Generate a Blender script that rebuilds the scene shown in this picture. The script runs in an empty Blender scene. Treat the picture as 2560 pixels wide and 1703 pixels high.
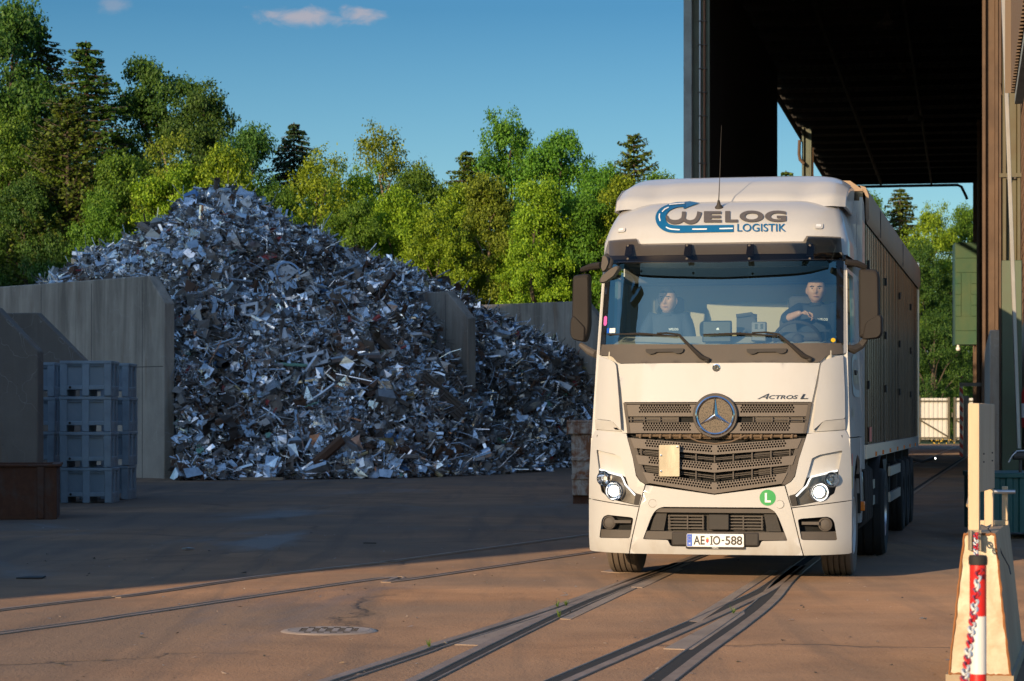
import bpy, bmesh, math, random
import numpy as np
from mathutils import Vector, Matrix, geometry
C = bpy.context.scene
COL = C.collection
R = math.radians
rng = random.Random(7)
nrg = np.random.default_rng(11)

# ---------------------------------------------------------------- survey of the place
F, CX, HZ, HC = 6000.0, 1280.0, 1048.0, 1.576      # lens, optical axis, horizon, eye height
def P(px, py, Y): return Vector(((px-CX)/F*Y, Y, HC+(HZ-py)/F*Y))
def G(px, py):
    Y = F*HC/(py-HZ); return Vector(((px-CX)/F*Y, Y, 0))

# ---------------------------------------------------------------- object helpers
def tag(o, label=None, cat=None, group=None, kind=None):
    if label: o['label'] = label
    if cat: o['category'] = cat
    if group: o['group'] = group
    if kind: o['kind'] = kind
    return o
def empty(name, loc=(0,0,0), rz=0, label=None, cat=None, group=None, kind=None, parent=None):
    o = bpy.data.objects.new(name, None); COL.objects.link(o)
    o.location = loc; o.rotation_euler = (0,0,rz); o.empty_display_size = .2
    if parent: o.parent = parent
    return tag(o, label, cat, group, kind)
def link(name, me, parent=None):
    o = bpy.data.objects.new(name, me); COL.objects.link(o)
    if parent: o.parent = parent
    return o
def bev(o, w=.01, seg=2, ang=35):
    m = o.modifiers.new('edge', 'BEVEL'); m.width = w; m.segments = seg
    m.limit_method = 'ANGLE'; m.angle_limit = R(ang); m.harden_normals = False
    return o
def copy_tree(o, parent=None):
    c = o.copy(); COL.objects.link(c)
    if parent: c.parent = parent
    for ch in list(o.children): copy_tree(ch, c)
    return c

class MB:
    def __init__(s): s.v=[]; s.f=[]; s.m=[]
    def add(s, vs, fs, mi=0):
        b=len(s.v); s.v += [tuple(p) for p in vs]
        for f in fs: s.f.append(tuple(i+b for i in f)); s.m.append(mi)
        return s
    def box(s, a, b, mi=0, M=None):
        x0,y0,z0=a; x1,y1,z1=b
        vs=[Vector(p) for p in ((x0,y0,z0),(x1,y0,z0),(x1,y1,z0),(x0,y1,z0),(x0,y0,z1),(x1,y0,z1),(x1,y1,z1),(x0,y1,z1))]
        if M: vs=[M@p for p in vs]
        return s.add(vs,[(0,3,2,1),(4,5,6,7),(0,1,5,4),(1,2,6,5),(2,3,7,6),(3,0,4,7)],mi)
    def prism(s, poly, d, mi=0, fr=None):
        # poly: 2d points counter-clockwise seen against d; fr(x,y,t)->3d with t 0..d
        n=len(poly); vs=[fr(x,y,0) for x,y in poly]+[fr(x,y,d) for x,y in poly]
        fs=[tuple(range(n)),tuple(range(2*n-1,n-1,-1))]+[(i,i+n,(i+1)%n+n,(i+1)%n) for i in range(n)]
        return s.add(vs,fs,mi)
    def tube(s, pts, r, n=8, mi=0, cap=True, up=None):
        pts=[Vector(p) for p in pts]; rs=r if hasattr(r,'__len__') else [r]*len(pts)
        vs=[]; fs=[]; prev=None
        for i,p in enumerate(pts):
            d=(pts[min(i+1,len(pts)-1)]-pts[max(i-1,0)]).normalized()
            if prev is None:
                a=Vector((0,0,1)) if abs(d.z)<.9 else Vector((1,0,0))
                x=d.cross(a).normalized()
            else:
                x=(prev-d*prev.dot(d)).normalized()
            prev=x; y=d.cross(x)
            for k in range(n):
                t=2*math.pi*k/n; vs.append(p+(x*math.cos(t)+y*math.sin(t))*rs[i])
        for i in range(len(pts)-1):
            for k in range(n):
                a=i*n+k; b=i*n+(k+1)%n; fs.append((a,b,b+n,a+n))
        if cap: fs.append(tuple(range(n-1,-1,-1))); fs.append(tuple(range((len(pts)-1)*n,len(pts)*n)))
        return s.add(vs,fs,mi)
    def lathe(s, prof, M, n=32, mi=0, closed=False):
        # prof (r,h) revolved about local z of M
        vs=[];fs=[]
        for r_,h in prof:
            for k in range(n):
                t=2*math.pi*k/n; vs.append(M@Vector((r_*math.cos(t),r_*math.sin(t),h)))
        m=len(prof)
        for i in range(m if closed else m-1):
            j=(i+1)%m
            for k in range(n):
                q=(k+1)%n; fs.append((i*n+k,i*n+q,j*n+q,j*n+k))
        return s.add(vs,fs,mi)
    def grid(s, fn, nu, nv, mi=0, flip=False):
        vs=[fn(i/(nu-1),j/(nv-1)) for j in range(nv) for i in range(nu)]
        fs=[]
        for j in range(nv-1):
            for i in range(nu-1):
                a=j*nu+i; f=(a,a+1,a+1+nu,a+nu); fs.append(f[::-1] if flip else f)
        return s.add(vs,fs,mi)
    def sphere(s, c, r, n=16, m=10, mi=0, M=None):
        rx,ry,rz=(r if hasattr(r,'__len__') else (r,r,r)); c=Vector(c); vs=[];fs=[]
        for j in range(1,m):
            ph=math.pi*j/m
            for i in range(n):
                t=2*math.pi*i/n; p=Vector((rx*math.sin(ph)*math.cos(t),ry*math.sin(ph)*math.sin(t),rz*math.cos(ph)))
                vs.append(c+(M@p if M else p))
        top=len(vs); p=Vector((0,0,rz)); vs.append(c+(M@p if M else p)); p=-p; vs.append(c+(M@p if M else p))
        for j in range(m-2):
            for i in range(n):
                a=j*n+i; b=j*n+(i+1)%n; fs.append((a,a+n,b+n,b))
        for i in range(n):
            fs.append((top,i,(i+1)%n)); a=(m-2)*n; fs.append((top+1,a+(i+1)%n,a+i))
        return s.add(vs,fs,mi)
    def mesh(s, name, mats, smooth=35):
        me=bpy.data.meshes.new(name); me.from_pydata(s.v,[],s.f)
        for m in (mats if isinstance(mats,(list,tuple)) else [mats]): me.materials.append(m)
        if any(s.m): me.polygons.foreach_set('material_index', s.m)
        me.update()
        if smooth:
            me.polygons.foreach_set('use_smooth',[True]*len(me.polygons)); me.set_sharp_from_angle(angle=R(smooth))
        return me
    def build(s, name, mats, parent=None, smooth=35):
        return link(name, s.mesh(name,mats,smooth), parent)

def fast_mesh(name, V, quads, mats, midx=None, smooth=False, tris=None):
    """numpy verts (n,3) and quads (m,4) into a mesh"""
    me=bpy.data.meshes.new(name); me.vertices.add(len(V)); me.vertices.foreach_set('co',np.asarray(V,np.float32).ravel())
    q=np.asarray(quads,np.int32); k=q.shape[1]
    me.loops.add(q.size); me.loops.foreach_set('vertex_index',q.ravel())
    me.polygons.add(len(q)); me.polygons.foreach_set('loop_start',np.arange(0,q.size,k,dtype=np.int32))
    me.polygons.foreach_set('loop_total',np.full(len(q),k,np.int32))
    for m in mats: me.materials.append(m)
    if midx is not None: me.polygons.foreach_set('material_index',np.asarray(midx,np.int32))
    me.polygons.foreach_set('use_smooth',np.full(len(q),bool(smooth)))
    me.update(calc_edges=True); me.validate()
    return me

# ---------------------------------------------------------------- material helpers
class NT:
    def __init__(s, name, world=None):
        if world: s.m=world
        else: s.m=bpy.data.materials.new(name); s.m.use_nodes=True
        s.t=s.m.node_tree; s.t.nodes.clear()
    def n(s, typ, ins=None, **kw):
        nd=s.t.nodes.new('ShaderNode'+typ)
        for k,v in kw.items(): setattr(nd,k,v)
        for k,v in (ins or {}).items(): s.set(nd,k,v)
        return nd
    def set(s, nd, k, v):
        sk=nd.inputs[k]
        if hasattr(v,'is_output'): s.t.links.new(v,sk)
        else:
            if sk.type=='RGBA' and len(v)==3: v=(*v,1)
            sk.default_value=v
    def coord(s, which='Object', scale=(1,1,1), loc=(0,0,0)):
        tc=s.n('TexCoord'); mp=s.n('Mapping',{'Vector':tc.outputs[which],'Scale':scale,'Location':loc}); return mp.outputs[0]
    def noise(s, vec, scale, detail=4, rough=.55, dist=0, out='Fac'):
        return s.n('TexNoise',{'Vector':vec,'Scale':scale,'Detail':detail,'Roughness':rough,'Distortion':dist}).outputs[out]
    def ramp(s, fac, stops, interp='LINEAR'):
        r=s.n('ValToRGB',{'Fac':fac}); cr=r.color_ramp; cr.interpolation=interp
        while len(cr.elements)<len(stops): cr.elements.new(.5)
        for e,(p,c) in zip(cr.elements,stops):
            e.position=p; e.color=(c,c,c,1) if not hasattr(c,'__len__') else (*c,1)
        return r.outputs[0]
    def mix(s, fac, a, b, mode='MIX'):
        m=s.n('MixRGB',{'Fac':fac,'Color1':a,'Color2':b}); m.blend_type=mode; return m.outputs[0]
    def math(s, op, a, b=0, clamp=False):
        m=s.n('Math'); m.operation=op; m.use_clamp=clamp; s.set(m,0,a); s.set(m,1,b); return m.outputs[0]
    def bump(s, h, strength=.3, dist=.02, normal=None):
        i={'Height':h,'Strength':strength,'Distance':dist}
        if normal is not None: i['Normal']=normal
        return s.n('Bump',i).outputs[0]
    def out(s, sh):
        o=s.n('OutputMaterial'); s.t.links.new(sh if hasattr(sh,'is_output') else sh.outputs[0],o.inputs[0]); return s.m
    def bsdf(s, **ins):
        return s.n('BsdfPrincipled',{k.replace('_',' '):v for k,v in ins.items()})

def pm(name, col, rough=.5, metal=0., var=.12, scale=4., bump=0., bscale=60., coat=0., dirt=None, dscale=2., damt=.5, spec=.5, stretch=(1,1,1)):
    t=NT(name); v=t.coord(scale=stretch)
    n1=t.noise(v,scale,5,.6)
    c=t.mix(n1,[x*(1-var) for x in col],[min(1,x*(1+var)) for x in col])
    rr=t.math('ADD',t.math('MULTIPLY',n1,.16),rough-.08)
    if dirt:
        n2=t.noise(v,dscale,6,.65,.4); k=t.ramp(n2,[(.5-.25*damt,0),(.75-.2*damt,1)])
        k=t.math('MULTIPLY',k,damt); c=t.mix(k,c,dirt); rr=t.math('ADD',rr,t.math('MULTIPLY',k,.2),True)
    b=t.bsdf(Base_Color=c,Roughness=rr,Metallic=metal)
    b.inputs['Specular IOR Level'].default_value=spec
    b.inputs['Coat Weight'].default_value=coat; b.inputs['Coat Roughness'].default_value=.06
    if bump: t.set(b,'Normal',t.bump(t.noise(v,bscale,4,.6),bump,.01))
    return t.out(b)
def emit(name, col, st):
    t=NT(name); return t.out(t.n('Emission',{'Color':col,'Strength':st}))

# flat shape filling -----------------------------------------------------------
def inside(loops, x, y):
    c=False
    for L in loops:
        n=len(L); j=n-1
        for i in range(n):
            xi,yi=L[i]; xj,yj=L[j]
            if (yi>y)!=(yj>y) and x<(xj-xi)*(y-yi)/(yj-yi)+xi: c=not c
            j=i
    return c
def densify(L, sp):
    o=[]
    for i in range(len(L)):
        a=L[i]; b=L[(i+1)%len(L)]; d=math.hypot(b[0]-a[0],b[1]-a[1]); k=max(1,int(d/sp+.3))
        for q in range(k): o.append((a[0]+(b[0]-a[0])*q/k,a[1]+(b[1]-a[1])*q/k))
    return o
def cdt(loops, sp=.08, dens=True):
    if dens: loops=[densify(L,sp) if i==0 or len(L)>8 or True else L for i,L in enumerate(loops)]
    vs=[];es=[]
    for L in loops:
        b=len(vs); vs+= [Vector(p) for p in L]; es+=[(b+i,b+(i+1)%len(L)) for i in range(len(L))]
    bound=np.array([(p.x,p.y) for p in vs])
    x0,y0=bound.min(0); x1,y1=bound.max(0)
    j=0; y=y0+sp/2
    while y<y1:
        x=x0+sp/2+(sp/2 if j%2 else 0)
        while x<x1:
            if inside(loops,x,y) and ((bound-(x,y))**2).sum(1).min()>(sp*.45)**2: vs.append(Vector((x,y)))
            x+=sp
        y+=sp*.87; j+=1
    r=geometry.delaunay_2d_cdt(vs,es,[],0,1e-6)
    ov=r[0]; fs=[]
    for f in r[2]:
        cx=sum(ov[i].x for i in f)/3; cy=sum(ov[i].y for i in f)/3
        if inside(loops,cx,cy):
            a,b,c=(ov[i] for i in f)
            if (b.x-a.x)*(c.y-a.y)-(b.y-a.y)*(c.x-a.x)<0: f=f[::-1]
            fs.append(tuple(f))
    return [(p.x,p.y) for p in ov], fs, loops
def sheet(mb, loops, fn, th=.0, sp=.08, mi=0, mi_rim=None, dens=True):
    """fill 2d loops, lift with fn(x,y,depth); rim of depth th"""
    ov,fs,LL=cdt(loops,sp,dens)
    mb.add([fn(x,y,0) for x,y in ov],fs,mi)
    if th:
        for k,L in enumerate(LL):
            ar=sum(L[i][0]*L[(i+1)%len(L)][1]-L[(i+1)%len(L)][0]*L[i][1] for i in range(len(L)))
            n=len(L); vs=[fn(x,y,0) for x,y in L]+[fn(x,y,th) for x,y in L]
            ccw=(ar>0)==(k==0)
            q=[(i,i+n,(i+1)%n+n,(i+1)%n) if ccw else (i,(i+1)%n,(i+1)%n+n,i+n) for i in range(n)]
            mb.add(vs,q,mi if mi_rim is None else mi_rim)
    return mb
def arc(cx,cy,r,a0,a1,n=16,ry=None):
    ry=ry or r
    return [(cx+r*math.cos(R(a0+(a1-a0)*i/(n-1))),cy+ry*math.sin(R(a0+(a1-a0)*i/(n-1)))) for i in range(n)]
def circ(cx,cy,r,n=24): return [(cx+r*math.cos(2*math.pi*i/n),cy+r*math.sin(2*math.pi*i/n)) for i in range(n)]
def rrect(x0,y0,x1,y1,r,n=5):
    return arc(x1-r,y0+r,r,-90,0,n)+arc(x1-r,y1-r,r,0,90,n)+arc(x0+r,y1-r,r,90,180,n)+arc(x0+r,y0+r,r,180,270,n)
def rounded(poly, r, n=4):
    """round the corners of a polygon"""
    o=[]; m=len(poly)
    for i in range(m):
        p=Vector(poly[i]); a=Vector(poly[i-1])-p; b=Vector(poly[(i+1)%m])-p
        rr=r[i] if hasattr(r,'__len__') else r
        la=min(rr,a.length*.45); lb=min(rr,b.length*.45)
        if rr<=0: o.append(tuple(p)); continue
        A=p+a.normalized()*la; B=p+b.normalized()*lb
        for k in range(n+1):
            t=k/n; q=A*(1-t)**2+p*2*t*(1-t)+B*t*t; o.append((q.x,q.y))
    return o
def mirror(L): return [(-x,y) for x,y in reversed(L)]
_tx={}
def glyphs(body, bold=0., shear=0.):
    """verts, faces of a text set in the built-in typeface, scaled to a 1 x 1 box"""
    k=(body,bold,shear)
    if k in _tx: return _tx[k]
    cu=bpy.data.curves.new('lettering','FONT'); cu.body=body; cu.offset=bold; cu.shear=shear; cu.resolution_u=5
    o=bpy.data.objects.new('lettering',cu); COL.objects.link(o)
    bpy.context.view_layer.update()
    me=o.evaluated_get(bpy.context.evaluated_depsgraph_get()).to_mesh()
    V=np.array([v.co[:2] for v in me.vertices]); Fs=[tuple(p.vertices) for p in me.polygons]
    nz=[p.normal.z for p in me.polygons]
    Fs=[f if z>0 else f[::-1] for f,z in zip(Fs,nz)]
    bpy.data.objects.remove(o); bpy.data.curves.remove(cu)
    lo=V.min(0); hi=V.max(0); V=(V-lo)/(hi-lo)
    _tx[k]=(V,Fs); return V,Fs
def letter(mb, body, x0,y0,x1,y1, fn, mi=0, bold=0., shear=0.):
    V,Fs=glyphs(body,bold,shear)
    return mb.add([fn(x0+(x1-x0)*a,y0+(y1-y0)*b,0) for a,b in V],Fs,mi)

# ---------------------------------------------------------------- camera, sun, sky
cam=bpy.data.cameras.new('camera'); camo=bpy.data.objects.new('camera',cam); COL.objects.link(camo)
camo.location=(0,0,HC); camo.rotation_euler=(R(90),0,0)
cam.sensor_width=36; cam.lens=F/2560*36; cam.shift_y=(HZ-851.5)/2560; cam.clip_start=.1; cam.clip_end=3000
cam.dof.use_dof=True; cam.dof.focus_distance=23.6; cam.dof.aperture_fstop=7.1
C.camera=camo
SUN_AZ, SUN_EL = 33.0, 12.5
sd=Vector((math.sin(R(SUN_AZ))*math.cos(R(SUN_EL)),math.cos(R(SUN_AZ))*math.cos(R(SUN_EL)),-math.sin(R(SUN_EL))))
sl=bpy.data.lights.new('sun','SUN'); sl.energy=3.5; sl.angle=R(.5); sl.color=(1,.745,.465)
so=bpy.data.objects.new('sun',sl); COL.objects.link(so); so.rotation_euler=sd.to_track_quat('-Z','Y').to_euler(); so.location=(-40,-60,40)
w=bpy.data.worlds.new('World'); C.world=w; w.use_nodes=True
t=NT('',w)
sky=t.n('TexSky'); sky.sky_type='NISHITA'; sky.sun_disc=False; sky.sun_elevation=R(SUN_EL); sky.sun_rotation=R(180+SUN_AZ)
sky.altitude=300; sky.air_density=1.0; sky.dust_density=1.2; sky.ozone_density=4.0
d=t.n('TexCoord').outputs['Generated']
# two pale wisps of cloud, a property of the sky itself (directions, not pixels)
def wisp(px,py,sx,sy,tilt,seed):
    c=Vector(((px-CX)/F,1,(HZ-py)/F)).normalized()
    mp=t.n('Mapping',{'Vector':d,'Location':(-c.x,-c.y,-c.z)})
    ro=t.n('Mapping',{'Vector':mp.outputs[0],'Rotation':(0,R(tilt),0),'Scale':(F/sx,1,F/sy)})
    ln=t.n('VectorMath',{0:ro.outputs[0]}); ln.operation='LENGTH'
    nz=t.noise(t.n('Mapping',{'Vector':d,'Scale':(70,70,150),'Location':(seed,0,0)}).outputs[0],1.2,8,.62,.5)
    f=t.math('SUBTRACT',t.math('ADD',t.math('MULTIPLY',nz,2.0),-.02),ln.outputs['Value'])
    return t.ramp(f,[(.0,0),(1.0,1)],'EASE')
wm=t.math('MAXIMUM',t.math('MAXIMUM',wisp(745,42,150,32,4,2.3),wisp(895,38,75,30,25,5.1)),t.math('MULTIPLY',wisp(285,12,50,26,35,1.0),.4))
el=t.n('SeparateXYZ',{'Vector':d}).outputs[2]
tint=t.mix(1,sky.outputs[0],t.ramp(el,[(0,(.70,.66,.64)),(.075,(.54,.615,.57)),(.17,(.215,.365,.405)),(.22,(.40,.52,.56)),(.42,(1.0,.97,.93))]),'MULTIPLY')
skyc=t.mix(t.math('MULTIPLY',wm,.75),tint,(2.1,1.85,1.95))
bg=t.n('Background',{'Color':skyc,'Strength':.15})
t.t.links.new(bg.outputs[0],t.n('OutputWorld').inputs[0])
C.view_settings.view_transform='Standard'; C.view_settings.look='None'; C.view_settings.gamma=1; C.view_settings.exposure=.72
C.render.engine='CYCLES'; C.cycles.max_bounces=8; C.cycles.transparent_max_bounces=16; C.cycles.sample_clamp_indirect=6
# ================================================================ GROUND AND TRACKS
def ground_mat():
    t=NT('asphalt_yard'); v=t.coord()
    big=t.noise(v,.11,5,.6,.6); mid=t.noise(v,.7,6,.65,.3); fine=t.noise(v,38,3,.6)
    streak=t.noise(t.n('Mapping',{'Vector':v,'Rotation':(0,0,R(14)),'Scale':(1.3,.09,1)}).outputs[0],1.2,6,.62,.6)
    c=t.mix(t.ramp(mid,[(.3,0),(.72,1)]),(.155,.088,.050),(.295,.172,.098))
    c=t.mix(t.math('MULTIPLY',t.ramp(big,[(.44,0),(.58,1)]),.75),c,(.13,.098,.076))
    c=t.mix(t.math('MULTIPLY',t.ramp(streak,[(.50,0),(.66,1)]),.60),c,(.095,.07,.055))
    sp=t.n('TexVoronoi',{'Vector':v,'Scale':26.}); k=t.ramp(sp.outputs['Distance'],[(.05,1),(.16,0)])
    c=t.mix(t.math('MULTIPLY',k,.35),c,(.38,.32,.26))
    # cracks and joints
    wv=t.n('VectorMath',{0:v,1:t.n('VectorMath',{0:t.noise(v,.8,4,.6,0,'Color'),1:(1.3,1.3,0)},operation='MULTIPLY').outputs[0]},operation='ADD').outputs[0]
    ed=t.n('TexVoronoi',{'Vector':wv,'Scale':.10},feature='DISTANCE_TO_EDGE').outputs[0]
    cr=t.math('MULTIPLY',t.ramp(ed,[(.0,1),(.006,0)]),t.ramp(t.noise(v,.35,3),[(.42,0),(.56,1)]))
    c=t.mix(t.math('MULTIPLY',cr,.5),c,(.03,.026,.022))
    # oily and damp patches
    wet=t.ramp(t.noise(t.coord(scale=(1,.45,1)),.22,5,.62,.9),[(.56,0),(.66,1)])
    c=t.mix(t.math('MULTIPLY',wet,.5),c,(.075,.068,.062))
    ro=t.math('SUBTRACT',.93,t.math('MULTIPLY',wet,.36))
    h=t.math('ADD',t.math('MULTIPLY',fine,.8),t.math('MULTIPLY',t.noise(v,9,5,.7),.9))
    h=t.math('SUBTRACT',h,t.math('MULTIPLY',cr,1.4))
    nb=t.bump(h,.55,.022); nb=t.bump(mid,.35,.05,nb)
    b=t.bsdf(Base_Color=c,Roughness=ro,Normal=nb); b.inputs['Specular IOR Level'].default_value=.35
    b.inputs['Diffuse Roughness'].default_value=.9
    return t.out(b)
M_ground=ground_mat()
mb=MB(); mb.add([(-700,-300,0),(700,-300,0),(700,1500,0),(-700,1500,0)],[(0,1,2,3)])
tag(mb.build('ground',M_ground,None,0),kind='structure')

M_rail=pm('worn_rail_steel',(.34,.235,.16),.6,.0,.2,6,.5,25,dirt=(.2,.135,.09),dscale=3,damt=.6)
M_grime_shade=pm('groove_grime_shade',(.022,.018,.015),.95,0,.3,8,.4,20)  # near-black grime colour that also stands in for shade in grooves
M_plate=pm('dusty_steel_plate',(.40,.285,.195),.7,.0,.12,3,.5,40,dirt=(.18,.13,.1),dscale=1.5,damt=.5)
def Z7(x,y): g=G(x/1.8414,1220+y/1.8414); return Vector((g.x,g.y))
def Z8(x,y): g=G(1000+x/1.8414,1330+y/1.8414); return Vector((g.x,g.y))
def smooth_line(pts,n=8):
    o=[]
    for i in range(len(pts)-1):
        p0=pts[max(i-1,0)];p1=pts[i];p2=pts[i+1];p3=pts[min(i+2,len(pts)-1)]
        for k in range(n):
            t=k/n
            o.append(.5*((2*p1)+(p2-p0)*t+(2*p0-5*p1+4*p2-p3)*t*t+(3*p1-p0-3*p2+p3)*t**3))
    o.append(pts[-1]); return o
def ribbon(mb,line,o0,o1,z0,z1,mi):
    """bar of rectangular section following the line between two lateral offsets (positive = right)"""
    vs=[];fs=[];n=len(line)
    for i,p in enumerate(line):
        d=(line[min(i+1,n-1)]-line[max(i-1,0)]).normalized(); r=Vector((d.y,-d.x))
        a=p+r*o0; b=p+r*o1
        vs+=[(a.x,a.y,z0),(a.x,a.y,z1),(b.x,b.y,z1),(b.x,b.y,z0)]
    for i in range(n-1):
        a=i*4; b=a+4
        fs+=[(a,a+1,b+1,b),(a+1,a+2,b+2,b+1),(a+2,a+3,b+3,b+2)]
    fs+=[(0,3,2,1),(4*n-4,4*n-3,4*n-2,4*n-1)]
    mb.add(vs,fs,mi)
def rail(parent,pts,side,head=.066,groove=.05,lip=.028):
    L=smooth_line([Vector(p) for p in pts])
    mb=MB(); s=side
    def rb(a,b,z0,z1,mi):
        a,b=sorted((a*s,b*s)); ribbon(mb,L,a,b,z0,z1,mi)
    rb(-head/2,head/2,-.01,.011,0); rb(head/2+.001,head/2+groove,-.01,.004,1)
    rb(head/2+groove+.001,head/2+groove+lip,-.01,.010,0)
    o=mb.build('rail',[M_rail,M_grime_shade],parent,20); bev(o,.004,1); return o
def ext(a,b,k): a=Vector(a);b=Vector(b); return a+(b-a)*k
tr=empty('embedded_track',(0,0,0),0,'pair of grooved steel rails crossing the asphalt from the lower left edge','railway track')
r1=[ext(Z7(2357,270),Z7(0,562),2.2),Z7(0,562),Z7(600,495),Z7(1200,408),Z7(1800,340),Z8(0,130),Z8(880,12)]
r1.append(ext(r1[-2],r1[-1],2.6))
r2=[ext(Z7(2357,355),Z7(0,675),2.2),Z7(0,675),Z7(600,590),Z7(1200,500),Z7(1800,415),Z8(0,228),Z8(900,95)]
r2.append(ext(r2[-2],r2[-1],2.8))
rail(tr,r1,1,.06,.045); rail(tr,r2,-1,.06,.045)
sw=empty('track_switch',(0,0,0),0,'four converging embedded rails with dark grooves and steel plates, running under the truck','railway track')
AX=Vector((math.sin(R(12)),math.cos(R(12))))
def into(pts,j,k=14): return pts+[j, j+AX*k, j+AX*110]
jl=Z8(1345,118); jr=Z8(1885,150)
a1=[ext(Z8(720,345),Z8(0,578),1.9),Z8(0,578),Z8(135,530),Z8(425,440),Z8(720,345),Z8(1000,243)]
a2=[ext(Z8(380,530),Z8(60,687),2.2),Z8(60,687),Z8(380,530),Z8(600,425),Z8(800,335)]
a3=[ext(Z8(1370,425),Z8(780,687),1.9),Z8(780,687),Z8(1090,552),Z8(1370,430),Z8(1560,342)]
a4=[ext(Z8(1590,420),Z8(1240,687),2.2),Z8(1240,687),Z8(1420,548),Z8(1590,425),Z8(1720,318)]
rail(sw,into(a1,jl),1,.08,.055,.02)
rail(sw,a2+[Z8(1080,222),Z8(1280,146)],1,.08,.07,.02)
rail(sw,a3+[Z8(1720,262),Z8(1860,158)],-1,.07,.09,.02)
rail(sw,into(a4,jr),-1,.085,.10,.02)
def plate(pts,z=.006):
    mb=MB(); L=[(p.x,p.y) for p in (Z8(*q) for q in pts)]
    ar=sum(L[i][0]*L[(i+1)%len(L)][1]-L[(i+1)%len(L)][0]*L[i][1] for i in range(len(L)))
    if ar<0: L=L[::-1]
    mb.prism(L,z+.01,0,lambda x,y,t:(x,y,z*.62-t)); o=mb.build('cover_plate',M_plate,sw,20); bev(o,.003,1)
plate([(250,521),(366,524),(640,395),(730,352),(700,362)],.0095)
plate([(735,402),(785,404),(1092,259),(1050,257)],.0100); plate([(1060,255),(1115,258),(1302,172),(1255,168)],.0105)
plate([(1212,540),(1345,544),(1588,380),(1585,368),(1530,372)],.0095)
plate([(1320,412),(1376,418),(1602,268),(1738,180),(1700,178)],.010)
plate([(925,183),(985,172),(1090,186),(1010,190)],.009)
# little weeds in the groove
M_weed=pm('weed_green',(.10,.16,.03),.6)
wd=MB()
for (zx,zy) in ((725,350),(765,345),(733,398),(1535,380),(135,535)):
    p=Z8(zx,zy)
    for k in range(9):
        a=rng.uniform(0,6.28); h=rng.uniform(.03,.075); q=Vector((math.cos(a),math.sin(a),0))*rng.uniform(.01,.05); b=Vector((-q.y,q.x,0)).normalized()*.008
        P0=Vector((p.x,p.y,.01)); wd.add([P0-b,P0+b,P0+q+Vector((0,0,h))],[(0,1,2)])
tag(wd.build('weeds',M_weed,None,0),'small green weeds sprouting from the rail grooves','weeds',kind='stuff')

# drain grate ---------------------------------------------------------------
dc=G(822.7,1578.5); R0=.335
holes=[]
for j,yy in enumerate((-.2,-.1,0.,.1,.2)):
    half=math.sqrt(.285**2-yy*yy); n=int(half*2/.095)
    for i in range(n):
        x=(i-(n-1)/2)*.095
        if abs(x)+.035<half: holes.append([(x-.026,yy-.036),(x+.026,yy-.036),(x+.026,yy+.036),(x-.026,yy+.036)])
mb=MB(); sheet(mb,[circ(0,0,.30,40)]+holes,lambda x,y,t:(x,y,.012-t),.007,.06,dens=False,mi_rim=1)
M_iron=pm('cast_iron',(.46,.35,.26),.6,.0,.2,8,.2,40,dirt=(.24,.17,.12),damt=.6)
dr=empty('drain_cover',(dc.x,dc.y,0),0,'round cast iron drain grate with rectangular slots set in the asphalt','drain cover')
mb.build('grate',[M_iron,M_grime_shade],dr,20)
mb=MB(); mb.lathe([(.30,.004),(.305,.012),(.345,.009),(.36,.001)],Matrix(),40); mb.build('rim',M_iron,dr)
mb=MB(); mb.add([(x,y,.0045) for x,y in circ(0,0,.305,40)],[tuple(range(40))]); mb.build('pit',M_grime_shade,dr,0)  # flat disc coloured near-black in place of shaded depth under the grate

# ================================================================ CONCRETE WALLS
def conc(name,c=(.47,.40,.32),dark=.8,seed=0.):
    t=NT(name); v=t.coord(loc=(seed,seed,0)); vs=t.coord(scale=(1,1,.09),loc=(seed,0,0))
    n=t.noise(v,1.1,6,.62); st=t.noise(vs,2.1,7,.7,.6); f=t.noise(v,30,4,.6)
    col=t.mix(n,[x*.66 for x in c],[x*1.25 for x in c])
    z=t.n('SeparateXYZ',{'Vector':t.n('TexCoord').outputs['Object']}).outputs[2]
    run=t.math('MULTIPLY',t.ramp(st,[(.38,0),(.64,1)]),t.ramp(t.math('DIVIDE',z,5.2),[(.25,.25),(.95,1)]))
    col=t.mix(t.math('MULTIPLY',run,dark),col,[x*.35 for x in c])
    rust=t.ramp(t.noise(t.coord(scale=(1,1,.12),loc=(seed+4,0,0)),2.2,4,.6),[(.60,0),(.70,1)])
    col=t.mix(t.math('MULTIPLY',rust,.5),col,(.22,.12,.06))
    # scrapes left by the grab
    wv=t.n('VectorMath',{0:v,1:t.n('VectorMath',{0:t.noise(v,1.3,3,.5,0,'Color'),1:(1.6,1.6,1.6)},operation='MULTIPLY').outputs[0]},operation='ADD').outputs[0]
    e=t.n('TexVoronoi',{'Vector':wv,'Scale':1.1},feature='DISTANCE_TO_EDGE').outputs[0]
    s=t.math('MULTIPLY',t.ramp(e,[(.0,1),(.008,0)]),t.ramp(t.noise(v,.7,3),[(.42,0),(.52,1)]))
    col=t.mix(t.math('MULTIPLY',s,.38),col,(.58,.54,.48))
    pit=t.ramp(t.n('TexVoronoi',{'Vector':v,'Scale':7.}).outputs['Distance'],[(.04,1),(.10,0)])
    col=t.mix(t.math('MULTIPLY',pit,.5),col,[x*.4 for x in c])
    b=t.bsdf(Base_Color=col,Roughness=.9,Normal=t.bump(t.math('SUBTRACT',f,t.math('MULTIPLY',pit,.8)),.35,.012))
    b.inputs['Specular IOR Level'].default_value=.25
    return t.out(b)
M_c1=conc('bay_concrete'); M_c2=conc('dark_bay_concrete',(.21,.175,.145),.5,7.); M_c3=conc('grey_bay_concrete',(.40,.355,.30),.8,13.)
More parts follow.
